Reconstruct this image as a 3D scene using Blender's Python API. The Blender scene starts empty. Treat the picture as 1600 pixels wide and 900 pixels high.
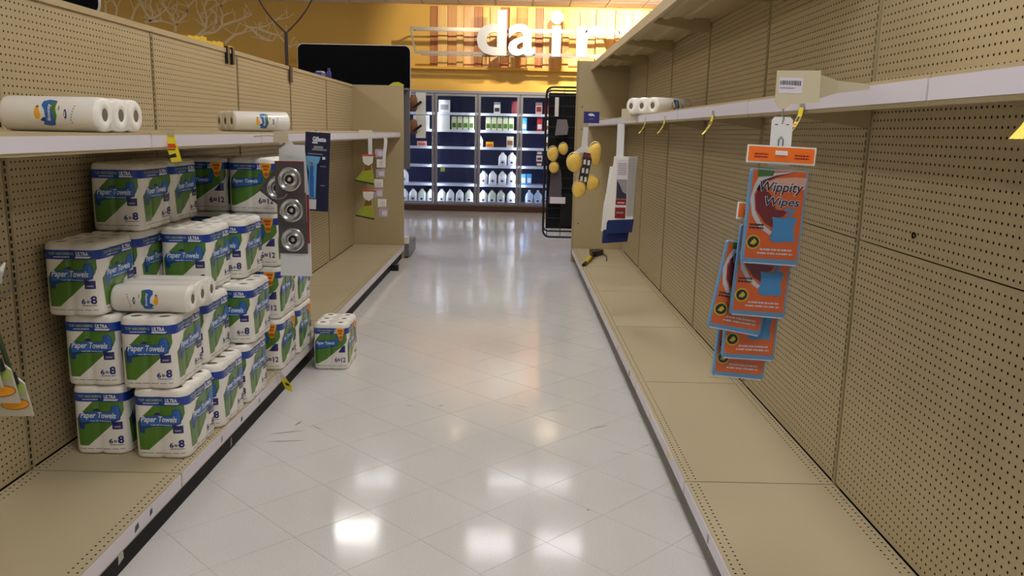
import bpy, bmesh, math, random
from mathutils import Vector, Matrix
C = bpy.context.scene.collection
R = math.radians
PI = math.pi
rnd = random.Random(7)

# ------------------------------------------------------------------ camera
cam_d = bpy.data.cameras.new('camera'); cam = bpy.data.objects.new('camera', cam_d); C.objects.link(cam)
cam_d.sensor_width = 36.0; cam_d.lens = 1294.88/1600*36; cam_d.clip_start = 0.05; cam_d.clip_end = 100
_p, _r = 0.1865, 0.0206
_f = Vector((0, math.cos(_p), -math.sin(_p))); _u0 = Vector((0, math.sin(_p), math.cos(_p))); _x0 = Vector((1, 0, 0))
_x = _x0*math.cos(_r) + _u0*math.sin(_r); _u = -_x0*math.sin(_r) + _u0*math.cos(_r)
_m = Matrix((( _x.x, _u.x, -_f.x, 0), (_x.y, _u.y, -_f.y, 0), (_x.z, _u.z, -_f.z, 1.3807), (0, 0, 0, 1)))
cam.matrix_world = _m
bpy.context.scene.camera = cam

# ------------------------------------------------------------------ world and exposure
w = bpy.data.worlds.new('World'); bpy.context.scene.world = w; w.use_nodes = True
w.node_tree.nodes['Background'].inputs[0].default_value = (1.0, 0.98, 0.96, 1)
w.node_tree.nodes['Background'].inputs[1].default_value = 0.20
vs = bpy.context.scene.view_settings
vs.view_transform = 'Standard'; vs.look = 'None'; vs.gamma = 1.0; vs.use_curve_mapping = False
vs.exposure = 0.57
LAMP = 10.0        # strength of the ceiling troffers
SPOT = 200.0      # wall-washing spots over the sign

# ------------------------------------------------------------------ helpers
def lin(c):
    c /= 255.0
    return c/12.92 if c <= 0.04045 else ((c+0.055)/1.055)**2.4
def rgb(r, g, b): return (lin(r), lin(g), lin(b), 1)
MATS = {}
def mat(name, col, rough=0.5, metal=0.0, emit=None, strength=0, noise=0.0, nscale=8, bump=0.0, spec=0.5, trans=0, coat=0):
    m = bpy.data.materials.new(name); m.use_nodes = True
    nt = m.node_tree; b = nt.nodes['Principled BSDF']
    c = rgb(*col)
    b.inputs['Base Color'].default_value = c
    b.inputs['Roughness'].default_value = rough
    b.inputs['Metallic'].default_value = metal
    b.inputs['Specular IOR Level'].default_value = spec
    if coat: b.inputs['Coat Weight'].default_value = coat; b.inputs['Coat Roughness'].default_value = 0.08
    if trans: b.inputs['Transmission Weight'].default_value = trans
    if emit:
        b.inputs['Emission Color'].default_value = rgb(*emit); b.inputs['Emission Strength'].default_value = strength
    if noise or bump:
        tc = nt.nodes.new('ShaderNodeTexCoord'); n = nt.nodes.new('ShaderNodeTexNoise')
        n.inputs['Scale'].default_value = nscale; n.inputs['Detail'].default_value = 5
        nt.links.new(tc.outputs['Object'], n.inputs['Vector'])
        if noise:
            mx = nt.nodes.new('ShaderNodeMixRGB'); mx.blend_type = 'MIX'
            mx.inputs[1].default_value = tuple(x*(1-noise) for x in c[:3])+(1,)
            mx.inputs[2].default_value = tuple(min(1, x*(1+noise)) for x in c[:3])+(1,)
            nt.links.new(n.outputs[0], mx.inputs[0]); nt.links.new(mx.outputs[0], b.inputs['Base Color'])
        if bump:
            bp = nt.nodes.new('ShaderNodeBump'); bp.inputs['Strength'].default_value = bump; bp.inputs['Distance'].default_value = 0.002
            nt.links.new(n.outputs[0], bp.inputs['Height']); nt.links.new(bp.outputs[0], b.inputs['Normal'])
    MATS[name] = m
    return m
def clear_mat(name, col, alpha, rough=0.08, spec=0.5):
    m = bpy.data.materials.new(name); m.use_nodes = True; nt = m.node_tree; nt.nodes.clear()
    o = nt.nodes.new('ShaderNodeOutputMaterial'); t = nt.nodes.new('ShaderNodeBsdfTransparent'); g_ = nt.nodes.new('ShaderNodeBsdfGlossy')
    f = nt.nodes.new('ShaderNodeLayerWeight'); f.inputs['Blend'].default_value = alpha
    g_.inputs['Roughness'].default_value = rough; t.inputs[0].default_value = rgb(*col)
    mx = nt.nodes.new('ShaderNodeMixShader'); nt.links.new(f.outputs['Fresnel'], mx.inputs[0]); nt.links.new(t.outputs[0], mx.inputs[1]); nt.links.new(g_.outputs[0], mx.inputs[2])
    nt.links.new(mx.outputs[0], o.inputs[0]); MATS[name] = m
    return m
tan = mat('tan_enamel', (184, 167, 130), 0.42, noise=0.04, nscale=3)
tan_deck = mat('tan_deck_enamel', (191, 177, 146), 0.38, noise=0.05, nscale=2.5)
tan_dark = mat('tan_upright', (170, 154, 119), 0.5)
backing = mat('dark_gap_shade_and_bolts', (22, 16, 8), 0.95, spec=0.1)  # near-black colour stands in for shade in holes, slots and gaps; also bolts
kick_b = mat('black_kick_plate', (16, 13, 13), 0.6, spec=0.25)
kick_g = mat('shade_brown_kick_and_blade', (92, 84, 74), 0.5)  # shadow under the right base shelf put into the colour; also scraper blade
label_w = mat('lilac_white_label_strip', (222, 216, 226), 0.3)
white_p = mat('white_plastic', (236, 233, 226), 0.35)
wrap_w = mat('white_film_wrap', (240, 236, 228), 0.3, coat=0.3, noise=0.02, nscale=30, bump=0.3)
paper_w = mat('white_towel_paper', (243, 240, 233), 0.8, bump=0.4, nscale=120)
core_m = mat('brown_cardboard_core', (120, 104, 88), 0.85)
band_b = mat('blue_print', (20, 62, 160), 0.3, coat=0.3)
green_p = mat('green_print', (80, 126, 44), 0.3, coat=0.3, noise=0.12, nscale=14)
banner_b = mat('sky_blue_print', (42, 104, 186), 0.3, coat=0.3, noise=0.10, nscale=20)
banner_d = mat('deep_blue_print', (24, 62, 128), 0.3, coat=0.3)
navy_p = mat('navy_print', (26, 30, 112), 0.3, coat=0.3)
white_ink = mat('white_print', (232, 236, 240), 0.4)
lime_ink = mat('lime_print', (176, 200, 96), 0.4)
yel_tag = mat('amber_print', (244, 178, 44), 0.4)
red_tag = mat('orange_red_print', (216, 84, 24), 0.4)
grey_ink = mat('grey_print', (150, 148, 150), 0.5)
dark_ink = mat('dark_print', (46, 42, 62), 0.5)
yellow_card = mat('yellow_card', (240, 220, 40), 0.5)
orange_m = mat('orange_print', (248, 116, 22), 0.3, coat=0.4)
maroon_m = mat('maroon_print', (138, 22, 30), 0.3, coat=0.4)
wipe_b = mat('blue_wipe_cloth', (92, 170, 222), 0.7)
wipe_edge = mat('light_blue_wipe_stack', (120, 178, 222), 0.8, noise=0.1, nscale=60)
film_c = clear_mat('clear_film', (250, 250, 252), 0.25, 0.12)
glass_m = clear_mat('cooler_glass', (238, 242, 246), 0.2, 0.02)
black_m = mat('black_powder_coat', (12, 12, 14), 0.35)
black_matt = mat('matt_black_board', (6, 6, 8), 0.95, spec=0.1)
black_cloth = mat('black_cloth', (18, 18, 22), 0.9)
grey_m = mat('grey_metal', (118, 116, 120), 0.4, metal=0.3)
alu_m = mat('satin_aluminium', (150, 150, 158), 0.35, metal=0.5)
steel_m = mat('bright_steel', (190, 190, 190), 0.22, metal=0.9)
gun_m = mat('dark_blister_card', (84, 76, 78), 0.4)
yellow_foam = mat('yellow_sponge', (238, 200, 98), 0.9, noise=0.15, nscale=40, bump=0.8)
brush_m = mat('brown_bristle', (128, 82, 52), 0.8)
ylw_wall = mat('ochre_wall_paint', (226, 180, 88), 0.75, noise=0.03, nscale=1.5)
mural_m = mat('pale_mural_paint', (250, 224, 176), 0.8)
ledge_m = mat('ochre_ledge', (222, 170, 66), 0.7)
sign_w = mat('shade_greyed_sign_letter', (182, 184, 190), 0.7)  # white letters greyed in the colour, standing in for weaker light on them
rail_m = mat('grey_sign_rail', (150, 140, 132), 0.4, metal=0.3)
ceil_m = mat('ceiling_tile', (206, 198, 186), 0.9, noise=0.03, nscale=40)
grid_m = mat('ceiling_grid', (170, 160, 146), 0.6)
lamp_m = mat('lamp_diffuser', (255, 255, 255), 0.5, emit=(253, 249, 245), strength=LAMP)
lamp_f = mat('lamp_diffuser_far', (255, 255, 255), 0.5, emit=(250, 250, 255), strength=LAMP*.45)
lampframe_m = mat('lamp_frame', (230, 228, 224), 0.5)
navy_in = mat('cooler_navy_interior', (10, 14, 62), 0.6)
cool_w = mat('cooler_white_shelf', (214, 218, 232), 0.4)
led_m = mat('cooler_led', (255, 255, 255), 0.5, emit=(236, 240, 255), strength=34)
wood_b = mat('dark_wood_kick', (84, 48, 32), 0.4)
milk_m = mat('milk_jug_plastic', (244, 244, 240), 0.4)
water_m = mat('blue_tint_jug_plastic', (178, 200, 226), 0.25)
floor_gap = mat('tile_joint_grime', (172, 164, 156), 0.7)
scuff_m = mat('brown_scuff', (132, 120, 108), 0.6)
clear_hang = mat('translucent_white_hanger', (228, 228, 230), 0.35)
plate_m = mat('beige_hook_plate', (206, 196, 168), 0.4)

# floor tile: pale vinyl composition, waxed
tile_m = mat('waxed_vinyl_tile', (214, 210, 206), 0.13, spec=0.38)
def _tile():
    nt = tile_m.node_tree; b = nt.nodes['Principled BSDF']
    g = nt.nodes.new('ShaderNodeNewGeometry')
    n1 = nt.nodes.new('ShaderNodeTexNoise'); n1.inputs['Scale'].default_value = 150; n1.inputs['Detail'].default_value = 6
    n2 = nt.nodes.new('ShaderNodeTexNoise'); n2.inputs['Scale'].default_value = 1.6; n2.inputs['Detail'].default_value = 4
    nt.links.new(g.outputs['Position'], n1.inputs[0]); nt.links.new(g.outputs['Position'], n2.inputs[0])
    r1 = nt.nodes.new('ShaderNodeValToRGB'); r1.color_ramp.elements[0].position = .35; r1.color_ramp.elements[1].position = .62
    r1.color_ramp.elements[0].color = rgb(219, 217, 215); r1.color_ramp.elements[1].color = rgb(227, 226, 224)
    nt.links.new(n1.outputs[0], r1.inputs[0])
    r2 = nt.nodes.new('ShaderNodeValToRGB'); r2.color_ramp.elements[0].position = .3; r2.color_ramp.elements[1].position = .7
    r2.color_ramp.elements[0].color = (.93, .925, .92, 1); r2.color_ramp.elements[1].color = (1, 1, 1, 1)
    nt.links.new(n2.outputs[0], r2.inputs[0])
    mx = nt.nodes.new('ShaderNodeMixRGB'); mx.blend_type = 'MULTIPLY'; mx.inputs[0].default_value = 1
    nt.links.new(r1.outputs[0], mx.inputs[1]); nt.links.new(r2.outputs[0], mx.inputs[2]); nt.links.new(mx.outputs[0], b.inputs['Base Color'])
    mr = nt.nodes.new('ShaderNodeMapRange'); mr.inputs[3].default_value = 0.07; mr.inputs[4].default_value = 0.13
    nt.links.new(n2.outputs[0], mr.inputs[0]); nt.links.new(mr.outputs[0], b.inputs['Roughness'])
    n3 = nt.nodes.new('ShaderNodeTexNoise'); n3.inputs['Scale'].default_value = 5; n3.inputs['Detail'].default_value = 2
    nt.links.new(g.outputs['Position'], n3.inputs[0])
    bp = nt.nodes.new('ShaderNodeBump'); bp.inputs['Strength'].default_value = .12; bp.inputs['Distance'].default_value = .004
    nt.links.new(n3.outputs[0], bp.inputs['Height']); nt.links.new(bp.outputs[0], b.inputs['Normal'])
_tile()
def wood(name, a, b_):
    m = mat(name, a, 0.45); nt = m.node_tree; b = nt.nodes['Principled BSDF']
    tc = nt.nodes.new('ShaderNodeTexCoord'); mp = nt.nodes.new('ShaderNodeMapping'); mp.inputs['Scale'].default_value = (14, 14, .8)
    n = nt.nodes.new('ShaderNodeTexNoise'); n.inputs['Scale'].default_value = 1.6; n.inputs['Detail'].default_value = 6
    nt.links.new(tc.outputs['Object'], mp.inputs[0]); nt.links.new(mp.outputs[0], n.inputs[0])
    r = nt.nodes.new('ShaderNodeValToRGB'); r.color_ramp.elements[0].color = rgb(*a); r.color_ramp.elements[1].color = rgb(*b_)
    r.color_ramp.elements[0].position = .35; r.color_ramp.elements[1].position = .65
    nt.links.new(n.outputs[0], r.inputs[0]); nt.links.new(r.outputs[0], b.inputs['Base Color'])
    return m
woods = [wood('pale_yellow_board', (226, 176, 92), (238, 196, 116)), wood('orange_board', (206, 140, 66), (222, 160, 84)),
         wood('brown_board', (164, 96, 44), (186, 116, 58)), wood('peach_board', (228, 166, 104), (236, 182, 124))]

class MB:
    def __init__(s): s.v = []; s.f = []; s.m = []; s.sm = []
    def add(s, vs_, fs, m=0, smooth=False):
        o = len(s.v); s.v += [tuple(v) for v in vs_]
        for f in fs: s.f.append([i+o for i in f]); s.m.append(m); s.sm.append(smooth)
        return s
    def box(s, x0, x1, y0, y1, z0, z1, m=0):
        return s.add([(x0,y0,z0),(x1,y0,z0),(x1,y1,z0),(x0,y1,z0),(x0,y0,z1),(x1,y0,z1),(x1,y1,z1),(x0,y1,z1)],
              [(0,3,2,1),(4,5,6,7),(0,1,5,4),(1,2,6,5),(2,3,7,6),(3,0,4,7)], m)
    def prism(s, pts, y0, y1, m=0, axis='y'):
        # polygon pts (a,b) extruded along axis; for 'y' pts are (x,z), for 'x' (y,z), for 'z' (x,y)
        n = len(pts)
        P = {'y': lambda a, b, t: (a, t, b), 'x': lambda a, b, t: (t, a, b), 'z': lambda a, b, t: (a, b, t)}[axis]
        vv = [P(a, b, y0) for a, b in pts]+[P(a, b, y1) for a, b in pts]
        ff = [tuple(range(n)), tuple(range(2*n-1, n-1, -1))]+[(i, i+n, (i+1) % n+n, (i+1) % n) for i in range(n)]
        return s.add(vv, ff, m)
    def tube(s, pts, r, n=8, m=0, closed=False, caps=True):
        pts = [Vector(p) for p in pts]; N = len(pts); rings = []
        prev = None
        for i, p in enumerate(pts):
            if closed: d = (pts[(i+1) % N]-pts[i-1]).normalized()
            else: d = (pts[min(i+1, N-1)]-pts[max(i-1, 0)]).normalized()
            a = prev if prev is not None else (Vector((0, 0, 1)) if abs(d.z) < .9 else Vector((1, 0, 0)))
            a = (a-d*a.dot(d)).normalized(); prev = a; b = d.cross(a)
            rr = r[i] if isinstance(r, (list, tuple)) else r
            rings.append([p+a*rr*math.cos(2*PI*k/n)+b*rr*math.sin(2*PI*k/n) for k in range(n)])
        vv = [v for g in rings for v in g]; ff = []
        for i in range(N if closed else N-1):
            j = (i+1) % N
            for k in range(n): ff.append((i*n+k, i*n+(k+1) % n, j*n+(k+1) % n, j*n+k))
        s.add(vv, ff, m, True)
        if caps and not closed: s.add(rings[0], [tuple(range(n-1, -1, -1))], m); s.add(rings[-1], [tuple(range(n))], m)
        return s
    def lathe(s, prof, n=20, m=0, c=(0, 0, 0), axis='z', sq=0, smooth=True):
        # prof [(r,h)]
        vv = []
        for r, h in prof:
            for k in range(n):
                t = 2*PI*k/n; x, y = r*math.cos(t), r*math.sin(t)
                if sq:
                    q = (abs(math.cos(t))**sq+abs(math.sin(t))**sq)**(1/sq); x /= q; y /= q
                p = {'z': (x, y, h), 'x': (h, x, y), 'y': (x, h, y)}[axis]
                vv.append((p[0]+c[0], p[1]+c[1], p[2]+c[2]))
        ff = []
        for i in range(len(prof)-1):
            for k in range(n): ff.append((i*n+k, i*n+(k+1) % n, (i+1)*n+(k+1) % n, (i+1)*n+k))
        return s.add(vv, ff, m, smooth)
    def xf(s, M, start=0):
        for i in range(start, len(s.v)): s.v[i] = tuple(M @ Vector(s.v[i]))
        return s
    def mesh(s, name, mats):
        me = bpy.data.meshes.new(name); me.from_pydata(s.v, [], s.f)
        for m in (mats if isinstance(mats, (list, tuple)) else [mats]): me.materials.append(m)
        me.polygons.foreach_set('material_index', s.m); me.polygons.foreach_set('use_smooth', s.sm)
        me.update(); return me
    def build(s, name, mats, parent=None, recalc=False):
        me = s.mesh(name, mats)
        if recalc:
            bm = bmesh.new(); bm.from_mesh(me); bmesh.ops.recalc_face_normals(bm, faces=bm.faces); bm.to_mesh(me); bm.free()
        return link(name, me, parent)
def link(name, me, parent=None, loc=None):
    o = bpy.data.objects.new(name, me); C.objects.link(o)
    if parent: o.parent = parent
    if loc: o.location = loc
    return o
def tag(o, label=None, cat=None, group=None, kind=None):
    if label: o['label'] = label
    if cat: o['category'] = cat
    if group: o['group'] = group
    if kind: o['kind'] = kind
    return o
def empty(name, loc=(0, 0, 0), rz=0, label=None, cat=None, group=None):
    o = bpy.data.objects.new(name, None); C.objects.link(o); o.location = loc; o.rotation_euler = (0, 0, rz)
    o.empty_display_size = 0.05
    return tag(o, label, cat, group)
def dup(root, loc, rz=0, label=None, rot=None):
    r = root.copy(); C.objects.link(r); r.location = loc; r.rotation_euler = rot if rot else (0, 0, rz)
    if label: r['label'] = label
    def kids(a, b):
        for ch in list(a.children):
            c = ch.copy(); C.objects.link(c); c.parent = b; kids(ch, c)
    kids(root, r)
    return r

_txt = {}
def text_mesh(s, bold=0.0, shear=0.0):
    k = (s, bold, shear)
    if k not in _txt:
        cu = bpy.data.curves.new('t', 'FONT'); cu.body = s; cu.offset = bold; cu.shear = shear; cu.resolution_u = 3
        o = bpy.data.objects.new('t', cu); C.objects.link(o)
        dg = bpy.context.evaluated_depsgraph_get(); me = bpy.data.meshes.new_from_object(o.evaluated_get(dg))
        vs_ = [(v.co.x, v.co.y) for v in me.vertices]; fs = [tuple(p.vertices) for p in me.polygons]
        x0 = min(v[0] for v in vs_); x1 = max(v[0] for v in vs_); y0 = min(v[1] for v in vs_); y1 = max(v[1] for v in vs_)
        vs_ = [((x-x0)/(x1-x0), (y-y0)/(y1-y0)) for x, y in vs_]
        bpy.data.objects.remove(o); bpy.data.meshes.remove(me); bpy.data.curves.remove(cu)
        _txt[k] = (vs_, fs)
    return _txt[k]

class Print:
    """flat print: polygons in (u, v) on numbered ink layers, laid onto a surface by a mapping"""
    def __init__(s): s.it = []
    def poly(s, pts, m, layer=1): s.it.append((list(pts), [tuple(range(len(pts)))], m, layer)); return s
    def rect(s, u0, u1, v0, v1, m, layer=1): return s.poly([(u0, v0), (u1, v0), (u1, v1), (u0, v1)], m, layer)
    def ell(s, u, v, a, b, m, layer=1, n=20): return s.poly([(u+a*math.cos(2*PI*k/n), v+b*math.sin(2*PI*k/n)) for k in range(n)], m, layer)
    def text(s, t, u0, u1, v0, v1, m, layer=2, bold=0.0, shear=0.0, rot=0, slope=0.0):
        vs_, fs = text_mesh(t, bold, shear)
        if rot == 90: q = [(u0+(1-y)*(u1-u0), v0+x*(v1-v0)) for x, y in vs_]
        elif rot == -90: q = [(u0+y*(u1-u0), v1-x*(v1-v0)) for x, y in vs_]
        else: q = [(u0+x*(u1-u0), v0+y*(v1-v0)+slope*x) for x, y in vs_]
        s.it.append((q, fs, m, layer)); return s
    def lines(s, u0, u1, v0, v1, rows, m, layer=2, seed=1):
        r = random.Random(seed); h = (v1-v0)/(rows*1.7)
        for i in range(rows):
            v = v0+(v1-v0)*(i+.25)/rows; u = u0
            while u < u1-.001:
                l = min(u1-u, (u1-u0)*r.uniform(.06, .2)); s.rect(u, u+l*.8, v, v+h, m, layer); u += l
        return s
    def scaled(s, su, sv, du=0, dv=0):
        p = Print(); p.it = [([(u*su+du, v*sv+dv) for u, v in a], f, m, l) for a, f, m, l in s.it]; return p
    def build(s, name, mats, parent, fn, du=None, urange=None, eps=0.0004, dv=None):
        bm = bmesh.new(); used = {}
        lay = bm.verts.layers.int.new('lay')
        for pts, fs, m, l in s.it:
            vv = []
            for u, v in pts:
                x = bm.verts.new((u, v, 0)); x[lay] = l; vv.append(x)
            for f in fs:
                try: fc = bm.faces.new([vv[i] for i in f]); fc.material_index = mats.index(m)
                except ValueError: pass
        big = [f for f in bm.faces if len(f.verts) > 4]
        bmesh.ops.triangulate(bm, faces=big)
        for ax_, st, rg in ((0, du, urange), (1, dv, (0, .3))):
            if not st: continue
            for i in range(1, int((rg[1]-rg[0])/st)):
                x = rg[0]+i*st
                g = [f for f in bm.faces if min(v.co[ax_] for v in f.verts) < x-1e-5 and max(v.co[ax_] for v in f.verts) > x+1e-5]
                if not g: continue
                ge = set(e for f in g for e in f.edges); gv = set(v for f in g for v in f.verts)
                bmesh.ops.bisect_plane(bm, geom=list(g)+list(ge)+list(gv), plane_co=(x, 0, 0) if ax_ == 0 else (0, x, 0), plane_no=(1, 0, 0) if ax_ == 0 else (0, 1, 0))
        if du or dv:
            for f in bm.faces:
                L = max(v[lay] for v in f.verts)
                for v in f.verts: v[lay] = L
        for f in bm.faces:
            if f.normal.z < 0: f.normal_flip()
        for v in bm.verts: v.co = Vector(fn(v.co.x, v.co.y, eps*max(1, v[lay])))
        me = bpy.data.meshes.new(name); bm.to_mesh(me); bm.free()
        for m in mats: me.materials.append(m)
        return link(name, me, parent)
def flat_y(x0, y, z0):     # a face looking towards -Y
    return lambda u, v, o: (x0+u, y-o, z0+v)

# pegboard sheet: u along y, v along z, front face at x=0 looking +X; real round holes with walls
def peg_sheet(w_, h_, holes, thick=0.004, hr=0.0038, plane='x', border=0.0005):
    """holes: function(i,j,nu,nv)->bool on a 25.4 mm grid"""
    P = 0.0254; nu = int((w_-.004)/P); nv = int((h_-.004)/P)
    mu = (w_-nu*P)/2; mv = (h_-nv*P)/2
    mb = MB(); vs_ = mb.v; fs = mb.f
    mp = (lambda u, v, d: (-d, u, v)) if plane == 'x' else (lambda u, v, d: (v, u, -d))
    ct = [(math.cos(PI/4*k), math.sin(PI/4*k)) for k in range(8)]
    mi = []
    def quad(u0, u1, v0, v1):
        mi.append(0); o = len(vs_); vs_.extend([mp(u0, v0, 0), mp(u1, v0, 0), mp(u1, v1, 0), mp(u0, v1, 0)])
        fs.append((o, o+1, o+2, o+3) if plane == 'x' else (o, o+3, o+2, o+1))
    def cell(u0, v0):
        o = len(vs_); cu, cv = u0+P/2, v0+P/2
        vs_.extend([mp(u0+P, v0, 0), mp(u0+P, v0+P, 0), mp(u0, v0+P, 0), mp(u0, v0, 0)])
        vs_.extend([mp(cu+hr*a, cv+hr*b, 0) for a, b in ct]); vs_.extend([mp(cu+hr*a, cv+hr*b, thick) for a, b in ct])
        q = [(o, o+1, o+5, o+4, o+11), (o+1, o+2, o+7, o+6, o+5), (o+2, o+3, o+9, o+8, o+7), (o+3, o, o+11, o+10, o+9)]
        q += [(o+4+k, o+4+(k+1) % 8, o+12+(k+1) % 8, o+12+k) for k in range(8)]
        fs.extend(q if plane == 'x' else [tuple(reversed(t)) for t in q]); mi.extend([0]*4+[1]*8)  # hole walls take the dark material, painting the shade inside
    for j in range(nv):
        v0 = mv+j*P; i = 0
        while i < nu:
            if holes(i, j, nu, nv): cell(mu+i*P, v0); i += 1
            else:
                k = i
                while k < nu and not holes(k, j, nu, nv): k += 1
                quad(mu+i*P, mu+k*P, v0, v0+P); i = k
    quad(0, w_, 0, mv); quad(0, w_, h_-mv, h_); quad(0, mu, mv, h_-mv); quad(w_-mu, w_, mv, h_-mv)
    # rim
    t = thick
    for a, b in (((0, 0), (w_, 0)), ((w_, 0), (w_, h_)), ((w_, h_), (0, h_)), ((0, h_), (0, 0))):
        o = len(vs_); vs_.extend([mp(*a, 0), mp(*b, 0), mp(*b, t), mp(*a, t)]); fs.append((o+3, o+2, o+1, o) if plane == 'x' else (o, o+1, o+2, o+3))
    mb.m = mi+[0]*(len(fs)-len(mi)); mb.sm = [False]*len(fs)
    return mb

# ------------------------------------------------------------------ floor
TS = 0.3048; CX, CY = 0.35, 2.845
fl = MB().box(-9, 6, -2, 15.4, -0.05, -0.004).build('floor', floor_gap); tag(fl, kind='structure')
g = 0.0006
def tile_verts(cx, cy):
    a = TS/2-g; q = []
    for sx, sy in ((-a, -a), (a, -a), (a, a), (-a, a)):
        q.append((cx+(sx-sy)*math.sqrt(.5), cy+(sx+sy)*math.sqrt(.5)))
    return q
tm = MB(); q = tile_verts(0, 0)
tm.add([(x, y, -.004) for x, y in q]+[(x, y, 0) for x, y in q], [(4, 5, 6, 7), (0, 1, 5, 4), (1, 2, 6, 5), (2, 3, 7, 6), (3, 0, 4, 7)])
tile_me = tm.mesh('floor_tile', tile_m)
cent = []
for i in range(-60, 61):
    for j in range(-60, 61):
        u, v = (i+.5)*TS, (j+.5)*TS
        x = CX+(u-v)*math.sqrt(.5); y = CY+(u+v)*math.sqrt(.5)
        if -9.2 < x < 6.2 and -1.9 < y < 15.2: cent.append((x, y))
inv = sorted([c for c in cent if -1.33 < c[0] < .82 and c[1] > 2.1], key=lambda c: c[1])[:300]
inset = set(inv)
for c in inv: link('floor_tile', tile_me, fl, (c[0], c[1], 0))
rest = MB()
for c in cent:
    if c not in inset:
        q = tile_verts(*c); rest.add([(x, y, 0) for x, y in q], [(0, 1, 2, 3)])
tag(rest.build('floor_tile_field', tile_m, fl), kind='stuff')
# scuff marks
def scuff(x, y, l, wd, ang):
    n = 7; mb = MB(); top = []; bot = []
    for k in range(n):
        t = k/(n-1); ww = wd*math.sin(PI*(t*.9+.05))*rnd.uniform(.6, 1)
        px = x+math.cos(ang)*l*(t-.5); py = y+math.sin(ang)*l*(t-.5)
        top.append((px-math.sin(ang)*ww, py+math.cos(ang)*ww, .0006)); bot.append((px+math.sin(ang)*ww, py-math.cos(ang)*ww, .0006))
    mb.add(bot+top[::-1], [(i, i+1, 2*n-2-i, 2*n-1-i) for i in range(n-1)]); mb.build('scuff_mark', scuff_m, fl)
for a in [(-1.02,3.62,.16,.006,.35),(-1.0,3.51,.17,.007,.15),(-1.0,3.74,.07,.006,1.3),(-1.21,3.44,.05,.006,.6),(.06,4.056,.11,.003,-.6),(.24,4.0,.1,.002,0),
          (.425,3.77,.12,.005,.5),(-.35,4.04,.03,.006,.1),(-.51,4.03,.04,.003,0),(-.9,3.69,.1,.003,-.8),(.3,2.884,.012,.005,0),(.62,3.55,.08,.002,-.3),(.5,3.45,.1,.002,-.5)]:
    scuff(*a)

# ------------------------------------------------------------------ ceiling and dairy wall
ceil = MB().box(-9, 6, -2, 14.9, 3.475, 3.52).build('ceiling', grid_m); tag(ceil, kind='structure')
ct_me = MB().box(-.293, .293, -.293, .293, -.012, 0).mesh('ceiling_tile', ceil_m)
cs = []
for i in range(25):
    for j in range(27):
        cs.append((-8.6+.61*i, 14.3-.61*j))
lamps = [(-1.85, 9.35), (-1.85, 10.9), (.0, 10.9), (.61, 10.9), (-.2, 9.1), (.62, 9.1)]
near_l = [(-3.9, 1.2), (-3.9, 4.6), (.1, 1.2), (.1, 4.3), (.1, 6.9), (3.6, 2.9), (-3.9, 8), (-6.5, 8), (3.6, 7), (.1, -1), (-3.9, -1.4)]
cs.sort(key=lambda c: (c[0]-0)**2*.3+(c[1]-14.6)**2*4)
rest = MB(); k = 0
for c in cs:
    if k < 120: link('ceiling_tile', ct_me, ceil, (c[0], c[1], 3.472)); k += 1
    else: rest.box(c[0]-.293, c[0]+.293, c[1]-.293, c[1]+.293, 3.46, 3.472)
tag(rest.build('ceiling_tile_field', ceil_m, ceil), kind='stuff')
def lamp(x, y, sx, sy, label, grp, lm=None):
    t = empty('ceiling_light', (x, y, 3.459), 0, label, 'ceiling light', grp)
    f = MB(); a, b = sx/2, sy/2
    f.box(-a-.02, a+.02, -b-.02, -b, -.03, 0); f.box(-a-.02, a+.02, b, b+.02, -.03, 0); f.box(-a-.02, -a, -b, b, -.03, 0); f.box(a, a+.02, -b, b, -.03, 0)
    f.build('frame', lampframe_m, t)
    MB().box(-a, a, -b, b, -.02, -.004).build('diffuser', lm or lamp_m, t)
for i, (x, y) in enumerate(lamps):
    lamp(x, y, .54, .54 if i in (0, 4, 5) else .34, 'white ceiling light mirrored in the aisle floor, '+['near left', 'far left', 'far middle', 'far right', 'near middle', 'near right'][i]+' of six', 'ceiling lights mirrored in the floor', lamp_m if i == 0 else lamp_f)
for i, (x, y) in enumerate(near_l):
    lamp(x, y, .58, 1.18, 'long fluorescent ceiling light out of the frame, over the '+['left run near the camera', 'left run mid-way', 'aisle near the camera', 'aisle second from camera', 'aisle third from camera', 'right run near the camera', 'left run two-thirds along', 'far left floor before the cooler', 'right run far along', 'aisle behind the camera', 'left run behind the camera'][i], 'fluorescent ceiling lights overhead')

wall = MB().box(-9, 6, 14.6, 14.9, 2.04, 3.475).build('wall_back', ylw_wall); tag(wall, kind='structure')
wl = MB().box(-9, -2.95, 14.9, 15.3, 0, 3.475).build('wall_back_left', ylw_wall); tag(wl, kind='structure')
tag(MB().box(-9, 6, 14.47, 14.6, 2.40, 2.44).build('trim_1', ledge_m), kind='structure')
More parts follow.
